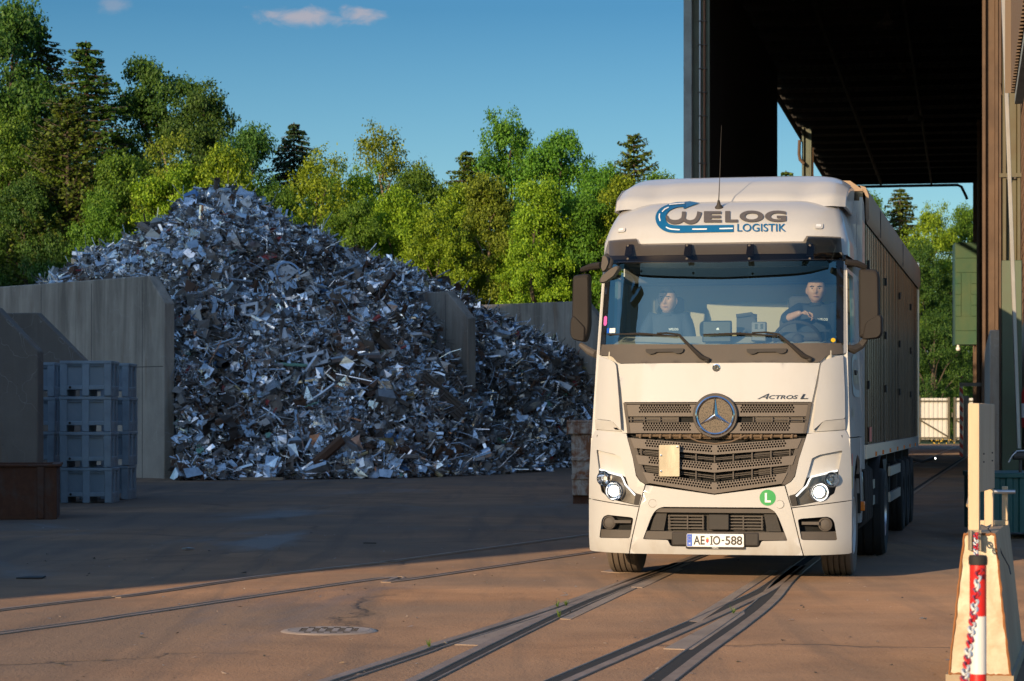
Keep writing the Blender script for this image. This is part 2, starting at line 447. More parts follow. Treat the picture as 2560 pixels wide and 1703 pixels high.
def bay_wall(name,end,az,length,h,ch,th,mat,label,joint=True):
    """slab from its free end (near) running back along azimuth az, chamfered at the free top corner"""
    o=empty(name,(end.x,end.y,0),-R(az),label,'wall')          # local +y runs along the wall, +x to its right
    mb=MB(); prof=[(0,-.3),(length,-.3),(length,h),(ch[0],h),(0,h-ch[1])]
    mb.prism(prof[::-1],th,0,lambda a,b,t:(t-th,a,b)); s=mb.build('slab',mat,o,20); bev(s,.03,2)
    if joint:
        mb=MB()
        for z in (h*.55,):
            mb.box((-th-.003,.05,z-.012),(-th+.02,length,z+.012))
        for y in (1.0,3.4,5.9):
            mb.box((-th-.0025,y-.012,0),(-th+.02,y+.012,h-.1))
        mb.build('joint',M_jn,o,0)
    return o
M_jn=pm('dark_joint_filler',(.10,.09,.08),.95)  # dark grey filler of the wall panel joints
e1=Vector((P(437,0,63.9).x,63.9)); bay_wall('bay_wall',e1,-44,14,5.41,(.72,.75),.34,M_c1,'tall pale concrete bay wall with rust stains and scratches, left of the big scrap heap')
e2=Vector((P(1190,0,73.2).x,73.2)); bay_wall('bay_wall',e2,-44,12,5.5,(.95,.85),.34,M_c3,'concrete bay wall with chamfered corner standing between the two scrap heaps')
e3=Vector((P(1512,0,82.).x,82.)); bay_wall('bay_wall',e3,-52,18,5.62,(.6,.6),.34,M_c3,'long grey concrete bay wall behind the truck mirror, closing the right scrap bay')
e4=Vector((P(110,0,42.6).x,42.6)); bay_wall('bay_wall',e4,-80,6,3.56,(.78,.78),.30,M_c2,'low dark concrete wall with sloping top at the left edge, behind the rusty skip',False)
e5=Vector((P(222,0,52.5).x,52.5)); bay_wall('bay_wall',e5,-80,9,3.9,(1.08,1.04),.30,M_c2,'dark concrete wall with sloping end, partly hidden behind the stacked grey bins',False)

# ================================================================ PLASTIC BINS
M_bin=pm('grey_plastic',(.29,.355,.405),.5,0,.10,2,.05,60,dirt=(.07,.075,.08),dscale=1.2,damt=.45)
M_binp=pm('grey_plastic_panel',(.20,.255,.30),.42,0,.08,2,0,60,dirt=(.42,.44,.45),dscale=.9,damt=.35)
def make_bin():
    o=empty('plastic_bin',(0,0,0)); w,d,h=.96,.85,.668
    mb=MB(); mb.box((.034,.034,.13),(w-.034,d-.034,h-.012)); bd=mb.build('body',M_binp,o,20)
    f=MB()
    for x0,x1 in ((0,.135),(.412,.548),(.825,w)):
        for y0,y1 in ((0,.05),(d-.05,d)): f.box((x0,y0,.002),(x1,y1,h-.06))
    for y0,y1 in ((.05,.13),(.34,.46),(d-.13,d-.05)):
        f.box((0,y0,.002),(.05,y1,h-.06)); f.box((w-.05,y0,.002),(w,y1,h-.06))
    f.box((.004,.004,.12),(w-.004,.03,.20)); f.box((.004,d-.03,.12),(w-.004,d-.004,.20))
    f.box((.004,.03,.121),(.03,d-.03,.20)); f.box((w-.03,.03,.121),(w-.004,d-.03,.20))
    fr=f.build('ribbing',M_bin,o,20); bev(fr,.012,2)
    r=MB(); r.box((-.006,-.006,h-.062),(w+.006,d+.006,h-.004))
    for z in (h-.085,h-.11): r.box((.003,.003,z),(w-.003,d-.003,z+.012))
    rr=r.build('rim',M_bin,o,20); bev(rr,.01,2)
    for x0,x1 in ((.01,.125),(.42,.54),(.835,w-.01)):
        s=MB(); s.box((x0,.052,0),(x1,d-.052,.122)); s.build('skid',M_bin,o,20)
    s=MB(); s.lathe([(.0,.0),(.02,0),(.024,.012),(.012,.012),(.0,.012)],Matrix.Translation((.19,.006,.165))@Matrix.Rotation(R(90),4,'X'),12); s.build('drain_plug',M_grime_shade,o)
    return o
lev=['bottom','second from the ground','third from the ground','topmost']
stacks=[(P(150,0,45.).x,45.,0,'front stack seen whole'),
        (P(322,0,47.).x-.96,47.,-2,'right stack half hidden behind another'),
        (P(136,0,46.3).x-.96,46.3,1,'stack cut off by the dark wall')]
proto=None
for sx,sy,rz,desc in stacks:
    for k in range(4):
        if proto is None: b=proto=make_bin()
        else: b=copy_tree(proto)
        b.location=(sx+rng.uniform(-.012,.012),sy+rng.uniform(-.02,.02),.669*k); b.rotation_euler=(0,0,R(rz+rng.uniform(-.8,.8)))
        tag(b,f'grey plastic bin, {lev[k]} in the {desc}','plastic bin','stacked grey plastic bins')

# ================================================================ SKIPS
def rusty(name,paint,rust,amt,scale=1.3,rough=.8):
    t=NT(name); v=t.coord(); n=t.noise(v,scale,7,.68,.6); n2=t.noise(v,9,5,.7)
    st=t.noise(t.coord(scale=(1,1,.15)),5,5,.65)
    k=t.ramp(t.math('ADD',t.math('MULTIPLY',n,.7),t.math('MULTIPLY',st,.3)),[(.62-.25*amt,0),(.66-.18*amt,1)])
    c=t.mix(n2,[x*.75 for x in paint],paint); rc=t.mix(n2,[x*.45 for x in rust],[x*1.3 for x in rust])
    c=t.mix(k,c,rc)
    b=t.bsdf(Base_Color=c,Roughness=t.math('ADD',rough-.2,t.math('MULTIPLY',k,.3)),Normal=t.bump(t.math('ADD',n2,k),.3,.01)); return t.out(b)
M_rust=rusty('rusted_steel',(.09,.05,.035),(.11,.042,.02),.95)
M_wrust=rusty('rusty_white_paint',(.50,.43,.36),(.27,.11,.05),.62,2.4)
sk=empty('rusty_skip',(P(150,0,37.7).x-.05,37.7,0),R(9),'low dark rusted steel skip in the shade at the left edge','skip')
mb=MB()
mb.box((-3.2,0,.0),(0,.05,.83)); mb.box((-3.2,1.6,0),(0,1.65,.83)); mb.box((-.05,.05,0),(0,1.6,.83)); mb.box((-3.15,.05,.05),(-.05,1.6,.09))
o=mb.build('shell',M_rust,sk,20); bev(o,.008)
mb=MB(); mb.box((-3.25,-.04,.83),(.08,.10,.87)); mb.box((-3.25,1.55,.83),(.05,1.69,.87)); mb.box((-.09,.1,.831),(.04,1.55,.871))
o=mb.build('top_rail',M_rust,sk,20); bev(o,.008)
for x in (-.25,-1.0,-1.75,-2.5):
    mb=MB(); mb.box((x-.05,-.035,.02),(x+.05,-.001,.829)); o=mb.build('rib',M_rust,sk,20); bev(o,.006)
ws=empty('rusty_container',(P(1430,0,44.6).x,44.6,0),R(-12),'white painted steel container streaked with rust, standing behind the left of the truck','container')
mb=MB(); mb.prism([(.0,.16),(3,.16),(3,1.5),(-.02,1.5)],2.0,0,lambda x,z,t:(x,t,z)); o=mb.build('shell',M_wrust,ws,20); bev(o,.01)
mb=MB(); mb.box((-.09,-.07,1.30),(3.05,-.002,1.50)); mb.box((-.09,-.07,1.502),(-.021,2.05,1.56)); mb.box((-.02,-.07,1.502),(3.05,.0,1.56)); o=mb.build('top_rail',M_wrust,ws,20); bev(o,.012)
mb=MB(); mb.box((-.02,-.03,.80),(3.05,-.002,.87)); mb.box((-.01,-.03,.46),(3.05,-.002,.54)); o=mb.build('rib',M_wrust,ws,20); bev(o,.01)
mb=MB(); mb.box((.0,.1,0),(3,.3,.158)); mb.box((.0,1.6,0),(3,1.8,.158)); mb.build('runner',M_rust,ws,20)
# ================================================================ LITTER ON THE YARD
def chip(px,py,sz,mat,label,cat,rz):
    g=G(px,py); mb=MB(); a=sz
    pts=[(-a,-a*.45),(a*.8,-a*.6),(a,a*.3),(-a*.2,a*.55)]
    vs=[(x,y,.004+rng.uniform(0,.03)) for x,y in pts]; vs+=[(x,y,z+.012) for x,y,z in vs]
    mb.add(vs,[(3,2,1,0),(4,5,6,7)]+[(i,(i+1)%4,(i+1)%4+4,i+4) for i in range(4)])
    o=mb.build('scrap_chip',mat,None,20); o.location=(g.x,g.y,0); o.rotation_euler=(0,0,rz)
    tag(o,label,cat)
M_blk=pm('black_rubber',(.018,.017,.016),.75,0,.2,6,.2,50); M_litter=pm('pale_scrap',(.42,.43,.45),.4,.4)
chip(924,1365,.09,M_blk,'small black lump lying on the shaded asphalt','debris',.3)
chip(467,1376,.10,M_litter,'pale scrap of sheet lying on the shaded asphalt','debris',1.2)
chip(78,1447,.14,M_blk,'dark flattened scrap on the asphalt near the left edge','debris',.1)

# grit and crumbs of scrap on the asphalt
gr=np.random.default_rng(21); mb=MB()
for i in range(520):
    Y=11+24*gr.uniform()**1.6; X=gr.uniform(-.22,.20)*Y; a=gr.uniform(.004,.016)*(1.6 if gr.uniform()<.06 else 1)
    c=np.array((X,Y,0)); q=gr.normal(0,a,(4,3)); q[:,2]=np.abs(q[:,2])*.6+.001
    mb.add([tuple(c+p) for p in q],[(0,1,2),(0,2,3),(0,3,1),(1,3,2)],int(gr.integers(3)))
tag(mb.build('grit',[pm('pale_grit',(.30,.22,.16),.8),pm('dark_grit',(.05,.045,.04),.8),pm('metal_grit',(.3,.28,.26),.4,.6)],None,0),'scattered grit and crumbs of scrap on the asphalt','grit',kind='stuff')
# ================================================================ SCRAP HEAPS
def scrap_mat():
    t=NT('mixed_scrap_metal'); v=t.coord()
    at=t.n('Attribute',attribute_name='tint'); sep=t.n('SeparateColor',{'Color':t.n('Attribute',attribute_name='finish').outputs[0]})
    n=t.noise(v,6,4,.6); c=t.mix(t.ramp(n,[(.33,.3),(.55,0)]),at.outputs[0],(.05,.038,.03))
    b=t.bsdf(Base_Color=c,Metallic=sep.outputs[0],Roughness=t.math('ADD',sep.outputs[1],t.math('MULTIPLY',n,.2)),Normal=t.bump(t.noise(v,14,3,.6),.25,.02))
    return t.out(b)
M_scrap=scrap_mat(); M_under=pm('dark_scrap_core',(.05,.044,.038),.9,0,.4,3,.6,6)
def templates():
    T=[]
    def gridpiece(nx,ny,fn):
        V=np.array([fn(i/(nx-1)-.5,j/(ny-1)-.5) for j in range(ny) for i in range(nx)],float)
        Q=[(j*nx+i,j*nx+i+1,(j+1)*nx+i+1,(j+1)*nx+i) for j in range(ny-1) for i in range(nx-1)]
        return V,np.array(Q)
    r=nrg
    for k in range(10):                                   # bent sheets
        a,b,c=r.uniform(-.5,.5,3); asp=r.uniform(.35,1)
        V,Q=gridpiece(4,3,lambda x,y:(x,y*asp,.35*a*x*x*2+b*.5*abs(x)*(.3+y)+c*.3*y))
        V[:,:2]+=r.normal(0,.045,(len(V),2)); V[:,2]+=r.normal(0,.035,len(V)); T.append(('sheet',V,Q))
    for k in range(4):                                    # crumpled sheet
        V,Q=gridpiece(5,4,lambda x,y:(x,y*.8,0)); V+=r.normal(0,.085,V.shape); T.append(('crumple',V,Q))
    for k in range(6):                                    # strips
        a,b=r.uniform(-.8,.8,2); wd=r.uniform(.035,.10)
        V,Q=gridpiece(6,2,lambda x,y:(x,y*wd+.2*a*x*x,.5*b*x*x+.15*a*x*y)); V[:,2]+=r.normal(0,.015,len(V)); T.append(('strip',V,Q))
    for k in range(4):                                    # angle and channel sections
        h=r.uniform(.05,.12)
        pr=[(-h,h*1.2),(-h,0),(h,0)]+([(h,h*1.2)] if k%2 else []); n=len(pr); bend=r.uniform(-.25,.25)
        V=np.array([(x,p[0]+bend*x*x,p[1]+.2*bend*x) for x in (-.5,-.1,.5) for p in pr])
        Q=np.array([(i*n+j,i*n+j+1,(i+1)*n+j+1,(i+1)*n+j) for i in range(2) for j in range(n-1)]); T.append(('profile',V,Q))
    for k in range(5):                                    # rods and pipes
        rad=[.012,.016,.03,.055,.09][k]; b=r.uniform(-.5,.5); n=6
        V=np.array([(x,rad*math.cos(q*2*math.pi/n)+b*.4*x*x,rad*math.sin(q*2*math.pi/n)+b*.3*x*x) for x in (-.5,-.2,.15,.5) for q in range(n)])
        Q=np.array([(i*n+j,i*n+(j+1)%n,(i+1)*n+(j+1)%n,(i+1)*n+j) for i in range(3) for j in range(n)]); T.append(('rod',V,Q))
    for k in range(4):                                    # lumps: dented boxes
        V=np.array([(x,y,z) for z in (-.3,.3) for y in (-.35,.35) for x in (-.5,.5)],float)+r.normal(0,.09,(8,3))
        Q=np.array([(0,2,3,1),(4,5,7,6),(0,1,5,4),(1,3,7,5),(3,2,6,7),(2,0,4,6)]); T.append(('lump',V,Q))
    for k in range(4):                                    # sprung wire
        n=3; m=7; w_=r.uniform(-.6,.6,4); rad=.008
        V=np.array([(x,w_[0]*.5*math.sin(3*x+w_[1])+rad*math.cos(q*2.1),w_[2]*.5*math.cos(4*x+w_[3])-w_[2]*.4+rad*math.sin(q*2.1)) for x in np.linspace(-.5,.5,m) for q in range(n)])
        Q=np.array([(i*n+j,i*n+(j+1)%n,(i+1)*n+(j+1)%n,(i+1)*n+j) for i in range(m-1) for j in range(n)]); T.append(('wire',V,Q))
    for k in range(3):                                    # wire loops and rims
        n=14; e=r.uniform(.5,1); wd=[.02,.05,.03][k]
        V=[]
        for i in range(n):
            a=2*math.pi*i/n
            for q in (-1,1): V.append((.5*math.cos(a)*(1+.0*q),.5*e*math.sin(a),q*wd))
        for i in range(n):
            a=2*math.pi*i/n; V.append((.5*math.cos(a)*(1-2*wd),.5*e*math.sin(a)*(1-2*wd),-wd))
        V=np.array(V)+r.normal(0,.012,(3*n,3))
        Q=[(2*i,2*((i+1)%n),2*((i+1)%n)+1,2*i+1) for i in range(n)]+[(2*i,2*n+i,2*n+(i+1)%n,2*((i+1)%n)) for i in range(n)]
        T.append(('ring',V,np.array(Q)))
    return T
TPL=templates()
KW={'sheet':.30,'crumple':.15,'strip':.27,'profile':.09,'rod':.15,'lump':.05,'ring':.04,'wire':.14}
def heap(name,px0,px1,sil,base,ridge_gap,n,label,seed,back_drop=.75):
    rg=np.random.default_rng(seed)
    sx,sy=zip(*sil); bx,by=zip(*base)
    TH=np.linspace(px0,px1,160)
    def surf(px,t):
        """t 0 foot, 1 ridge, 1..1.5 the far side"""
        yb=np.interp(px,bx,by); ys=np.interp(px,sx,sy)
        Yb=F*HC/(yb-HZ); Yr=Yb+ridge_gap(px); zr=HC+(HZ-ys)/F*Yr-.08
        zr=np.maximum(zr,.05); tt=np.minimum(t,1)
        Y=Yb+(Yr-Yb)*t; prof=tt**.92*(1+.10*np.sin(tt*3.1416))
        z=zr*np.minimum(prof,1.0+0*t)
        z=np.where(t>1,zr*(1-back_drop*(t-1)/.5),z)
        X=(px-CX)/F*Y
        z=z+(.22*np.sin(X*2.1+Y*1.3+seed)*np.sin(Y*1.7-X)+.26*np.sin(X*.9-Y*.8+seed*2)*np.sin(Y*.95+X*.5)+.12*np.sin(X*4.3+Y*2.9)*np.sin(Y*3.7-X*2.2))*np.clip(t*4,0,1)*np.clip((1.02-t)*6,0,1)
        return X,Y,z
    TT=np.linspace(0,1.5,70); gp,gt=np.meshgrid(TH,TT); X,Y,Z=surf(gp,gt); Z=Z-.10
    V=np.stack([X,Y,Z],-1).reshape(-1,3); nu=len(TH)
    Q=[(j*nu+i,j*nu+i+1,(j+1)*nu+i+1,(j+1)*nu+i) for j in range(len(TT)-1) for i in range(nu-1)]
    VV=[V];QQ=[np.array(Q)];MI=[np.ones(len(Q),int)];TN=[np.tile((.03,.027,.025,1.),(len(Q),1))];FN=[np.tile((0,.9,0,1.),(len(Q),1))]
    off=len(V)
    kinds=list(KW); pk=np.array([KW[k] for k in kinds]); pk/=pk.sum()
    by_kind={k:[q for q in TPL if q[0]==k] for k in kinds}
    for i in range(n):
        px=rg.uniform(px0,px1); t=rg.uniform(0,1.0)**.9
        if i<n*.10: t=rg.uniform(.97,1.06)               # ragged crest
        elif i<n*.15: t=rg.uniform(-.05,.02)             # spill at the foot
        x,y,z=(float(q) for q in surf(np.array(px),np.array(t)))
        e=1e-2; x2,y2,z2=(float(q) for q in surf(np.array(px),np.array(t+e))); up=np.array((x2-x,y2-y,z2-z)); up/=np.linalg.norm(up)+1e-9
        rt=np.array((1.,0,0)); nm=np.cross(rt,up); nm/=np.linalg.norm(nm)
        kd=kinds[rg.choice(len(kinds),p=pk)]; _,TV,TQ=by_kind[kd][rg.integers(len(by_kind[kd]))]
        s={'sheet':rg.lognormal(-1.72,.52),'crumple':rg.lognormal(-1.65,.45),'strip':rg.lognormal(-1.15,.5),'profile':rg.lognormal(-1.2,.45),'rod':rg.lognormal(-.85,.5),'lump':rg.lognormal(-1.45,.4),'ring':rg.lognormal(-1.4,.4),'wire':rg.lognormal(-.35,.4)}[kd]
        s=min(s,.42 if px<500 and t<.86 else 1.5); s=min(s,{'lump':.42,'crumple':.62,'sheet':.75}.get(kd,1.5))
        # random attitude, tending to lie on the slope
        a=rg.uniform(0,6.283); tilt=rg.normal(0,.75); ta=rg.uniform(0,6.283)
        ex=rt*math.cos(a)+up*math.sin(a); ey=-rt*math.sin(a)+up*math.cos(a)
        ax=ex*math.cos(ta)+ey*math.sin(ta); 
        def rot(v): return v*math.cos(tilt)+np.cross(ax,v)*math.sin(tilt)+ax*np.dot(ax,v)*(1-math.cos(tilt))
        B=np.stack([rot(ex),rot(ey),rot(nm)])
        pv=(TV*s*rg.uniform(.8,1.2,3))@B+np.array((x,y,max(z,.03)))+nm*rg.uniform(-.06,.14)
        if t<.03: pv[:,2]=np.maximum(pv[:,2],.006+rg.uniform(0,.02))
        VV.append(pv); QQ.append(TQ+off); off+=len(pv); m=len(TQ)
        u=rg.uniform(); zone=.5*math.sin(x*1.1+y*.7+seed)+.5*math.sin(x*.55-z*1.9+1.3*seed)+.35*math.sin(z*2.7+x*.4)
        bias=.20*zone-.26*max(0,t-.62)-.30*max(0,.12-t)/.12*.6-.09  # piece colours biased dark in patches, bright at the crest, imitating crevice shade
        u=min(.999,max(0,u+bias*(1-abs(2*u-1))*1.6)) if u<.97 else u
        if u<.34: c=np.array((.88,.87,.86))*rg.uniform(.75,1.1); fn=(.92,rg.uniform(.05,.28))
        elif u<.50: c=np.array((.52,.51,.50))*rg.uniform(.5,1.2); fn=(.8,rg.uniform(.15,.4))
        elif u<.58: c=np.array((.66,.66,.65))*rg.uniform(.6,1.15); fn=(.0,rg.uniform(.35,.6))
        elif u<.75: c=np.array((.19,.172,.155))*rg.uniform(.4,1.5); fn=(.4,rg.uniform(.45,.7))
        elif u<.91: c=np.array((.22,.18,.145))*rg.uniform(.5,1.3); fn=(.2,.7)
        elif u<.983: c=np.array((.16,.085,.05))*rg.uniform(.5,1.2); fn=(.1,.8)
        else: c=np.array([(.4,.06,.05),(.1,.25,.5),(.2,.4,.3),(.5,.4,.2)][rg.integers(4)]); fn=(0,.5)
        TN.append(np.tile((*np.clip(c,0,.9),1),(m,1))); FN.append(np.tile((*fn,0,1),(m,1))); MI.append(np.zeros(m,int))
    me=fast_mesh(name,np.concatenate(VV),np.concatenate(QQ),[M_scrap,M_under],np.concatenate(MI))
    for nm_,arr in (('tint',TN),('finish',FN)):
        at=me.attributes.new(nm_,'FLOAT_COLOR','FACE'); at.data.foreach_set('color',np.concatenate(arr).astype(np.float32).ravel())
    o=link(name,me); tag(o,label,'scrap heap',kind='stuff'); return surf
k=1.0861
SIL=[(100,712),(160,690),(215,640),(300,612),(345,596),(375,560),(420,545),(455,520),(485,485),(545,472),(600,480),(650,505),(700,535),(725,560),(800,585),(850,620),(915,640),(960,655),(1010,688),(1045,755),(1075,800),(1100,862),(1130,925),(1165,990),(1190,1035),(1240,1090),(1290,1130),(1330,1160),(1360,1172)]
BASE=[(60,1178),(330,1188),(428,1191),(445,1202),(1000,1196),(1200,1188),(1360,1178)]
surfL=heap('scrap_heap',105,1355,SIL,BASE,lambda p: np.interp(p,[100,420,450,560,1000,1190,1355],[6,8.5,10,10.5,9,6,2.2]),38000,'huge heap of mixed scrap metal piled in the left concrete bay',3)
SIL2=[(900,645),(960,648),(1040,685),(1100,705),(1150,732),(1200,770),(1250,792),(1300,822),(1350,838),(1400,866),(1450,890),(1490,915),(1560,980),(1620,1050)]
BASE2=[(900,1180),(1190,1176),(1430,1168),(1620,1160)]
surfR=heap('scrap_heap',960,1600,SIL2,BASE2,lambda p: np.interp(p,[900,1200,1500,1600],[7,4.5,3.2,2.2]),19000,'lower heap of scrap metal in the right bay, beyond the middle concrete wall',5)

# single pieces one can tell apart
def on(px,py,surf=None,lift=.15):
    surf=surf or surfL
    best=None
    for t in np.linspace(0,1,200):
        x,y,z=(float(q) for q in surf(np.array(float(px)),np.array(t)))
        yy=HZ-(z-HC)*F/y; e=abs(yy-py)
        if best is None or e<best[0]: best=(e,x,y,z)
    p=Vector(best[1:]); return p+(Vector((0,0,HC))-p).normalized()*(lift+.2)
M_white=pm('white_sheet',(.62,.64,.66),.4,0,.08,3,dirt=(.3,.28,.26),damt=.3); M_alu=pm('bare_aluminium',(.62,.65,.70),.25,.95,.1,3,.3,4)
M_wood=pm('weathered_timber',(.12,.095,.075),.85,0,.35,3,.5,12,stretch=(1,6,6)); M_wire=pm('galvanised_wire',(.34,.34,.34),.45,.7)
def place(o,p,rot,label,cat): o.location=p; o.rotation_euler=[R(a) for a in rot]; tag(o,label,cat); return o
mb=MB(); mb.lathe([(.31,-.03),(.37,-.03),(.37,.03),(.31,.03)],Matrix(),32,closed=True)
place(mb.build('steel_ring',M_alu),on(720,682),(62,10,20),'pale metal ring resting on the upper slope of the big scrap heap','ring')
mb=MB(); mb.prism([(-.2,-.25),(.3,-.3),(.05,.2),(-.08,.35)],.02,0,lambda x,y,t:(x,t,y))
place(mb.build('white_sheet',M_white),on(562,512,lift=.35),(0,0,0),'pointed white sheet standing on the very top of the big scrap heap','panel')
def frame_piece(w,h,b,d,holes):
    mb=MB(); sheet(mb,[rrect(-w/2,-h/2,w/2,h/2,.03)]+holes,lambda x,y,t:(x,t,y),d,.2,dens=False); return mb
fp=[rrect(-.27,-.10,-.02,.10,.02),rrect(.03,-.10,.27,.10,.02)]
place(frame_piece(.72,.4,0,.05,fp).build('punched_sheet',M_white),on(791,894),(-25,-15,15),'white punched metal frame in the middle of the big scrap heap','frame')
place(frame_piece(.55,.4,0,.05,[rrect(-.1,-.12,.2,.12,.02)]).build('punched_sheet',M_white),on(622,773),(-20,-10,-20),'small white frame with one opening, on the left upper slope of the big scrap heap','frame')
mb=MB(); 
for a,b in (((-.22,0,.6),(-.25,0,-.6)),((-.25,0,-.6),(.3,0,-.55)),((.3,0,-.55),(.02,0,.85))): mb.tube([a,b],.025,6)
place(mb.build('bent_tube_frame',M_alu),on(740,1115),(5,0,8),'bent silver tube frame leaning on the lower scrap heap','frame')
mb=MB(); mb.box((-.85,-.12,-.25),(.85,.12,.25)); 
for q in range(5): mb.box((-.9+.02*q,-.15,-.24+.1*q),(.88-.03*q,-.121,-.17+.1*q))
place(mb.build('timber_block',M_wood),on(1100,990,lift=.35),(-15,42,10),'long dark weathered timber block sticking out of the scrap below the middle wall','timber')
mb=MB()
mb.grid(lambda u,v:Vector(((.36+.05*math.sin(9*u*6.28))*math.cos(R(-40+290*u)),-.1+.06*math.sin(7*u),(.36+.04*math.sin(5*u*6.28+v*3))*math.sin(R(-40+290*u))*1.35))+Vector((.0,.55*v,0)),26,4)
place(mb.build('crushed_drum',pm('brown_drum',(.10,.075,.055),.7,.3,.3,3,.4,8)),on(543,1090,lift=.35),(8,10,-15),'crushed brown drum lying open near the foot of the big scrap heap','drum')
def cage(w,h,nx,nz,r):
    mb=MB()
    for i in range(nx+1): mb.tube([(-w/2+w*i/nx,0.04*math.sin(i),-h/2),(-w/2+w*i/nx,.05*math.cos(i*2),h/2)],r,5)
    for j in range(nz+1): mb.tube([(-w/2,0,-h/2+h*j/nz),(0,.05,-h/2+h*j/nz),(w/2,0,-h/2+h*j/nz)],r,5)
    return mb
place(cage(.42,.5,4,5,.012).build('wire_basket',M_wire),on(1041,1073),(-10,20,10),'small wire basket on the lower right of the big scrap heap','wire basket')
place(cage(.6,.7,6,7,.010).build('wire_grid',M_wire),on(462,930,lift=.1),(-15,25,20),'bent wire grid at the left edge of the big scrap heap beside the pale wall','wire grid')
mb=MB(); mb.box((-.55,-.03,-.03),(.55,.03,.05)); g=G(657,1201)
o=place(mb.build('wooden_plank',pm('pale_plank',(.34,.25,.17),.8,0,.2,4)),Vector((g.x,g.y-.25,.035)),(0,0,3),'short pale wooden plank on the asphalt at the foot of the scrap heap','plank'); bev(o,.005)
mb=MB(); mb.prism([(-.36,-.2),(.33,-.26),(.36,.24),(-.2,.3)],.03,0,lambda x,y,t:(x,t,y))
place(mb.build('white_sheet',M_white),on(1338,1157,surfR,.4),(-20,-4,5),'white sheet leaning at the foot of the right scrap heap','panel')
mb=MB(); mb.tube([(-.28,0,0),(.28,0,0)],.13,16); o=mb.build('metal_canister',M_alu)
place(o,on(1203,1138,lift=.35),(0,-25,15),'shiny metal canister lying at the foot of the scrap heap','canister')
# twisted mesh carpet of dark wire near the top
mb=MB()
for q in range(260):
    p=on(rng.gauss(770,45),rng.gauss(605,42)+rng.uniform(-40,40),lift=rng.uniform(.0,.3)); pts=[p]
    for j in range(5): pts.append(pts[-1]+Vector((rng.gauss(.03,.09),rng.gauss(0,.06),rng.gauss(-.05,.08))))
    mb.tube(pts,.007,3,0,False)
tag(mb.build('tangled_wire',pm('dark_wire',(.04,.034,.03),.7,.3),None,0),'tangle of dark fine wire hanging down the top of the big scrap heap','wire',kind='stuff')
# ================================================================ TREES
def leaf_mat(name,c0,c1,trans=.27,rough=.55):
    t=NT(name); at=t.n('Attribute',attribute_name='tone').outputs['Fac']
    oi=t.n('ObjectInfo').outputs['Random']
    c=t.mix(at,c0,c1); hs=t.n('HueSaturation',{'Color':c,'Hue':t.math('ADD',.485,t.math('MULTIPLY',oi,.03)),'Value':t.math('ADD',.85,t.math('MULTIPLY',oi,.3))}).outputs[0]
    a=t.bsdf(Base_Color=hs,Roughness=rough); a.inputs['Specular IOR Level'].default_value=.3
    tr=t.n('BsdfTranslucent',{'Color':t.mix(1,hs,(1.0,1.05,.45),'MULTIPLY')})
    return t.out(t.n('MixShader',{0:trans,1:a.outputs[0],2:tr.outputs[0]}))
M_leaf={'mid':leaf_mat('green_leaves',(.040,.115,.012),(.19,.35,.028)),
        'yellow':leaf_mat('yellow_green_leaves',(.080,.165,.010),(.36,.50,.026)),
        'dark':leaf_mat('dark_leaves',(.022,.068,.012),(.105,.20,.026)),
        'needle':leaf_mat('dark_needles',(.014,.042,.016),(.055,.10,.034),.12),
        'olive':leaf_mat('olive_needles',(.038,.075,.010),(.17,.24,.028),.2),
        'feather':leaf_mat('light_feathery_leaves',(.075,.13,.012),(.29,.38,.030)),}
M_bark=pm('bark',(.085,.065,.048),.9,0,.4,6,.6,20,stretch=(1,1,.3)); M_palebark=pm('pale_bark',(.30,.22,.15),.85,0,.3,6,.4,20)
def leaf_quads(cen,nrm,size,rg):
    n=len(cen); a=rg.normal(0,1,(n,3)); t1=np.cross(nrm,a); t1/=np.linalg.norm(t1,axis=1,keepdims=True)+1e-9
    t2=np.cross(nrm,t1); L=size[:,None]; 
    V=np.stack([cen-t1*L*.5,cen+t2*L*.36,cen+t1*L*.55,cen-t2*L*.36],1); V[:,1]+=nrm*L*.10; V[:,3]+=nrm*L*.10
    return V.reshape(-1,3)
def tone_attr(me,vals):
    at=me.attributes.new('tone','FLOAT','FACE'); at.data.foreach_set('value',np.asarray(vals,np.float32))
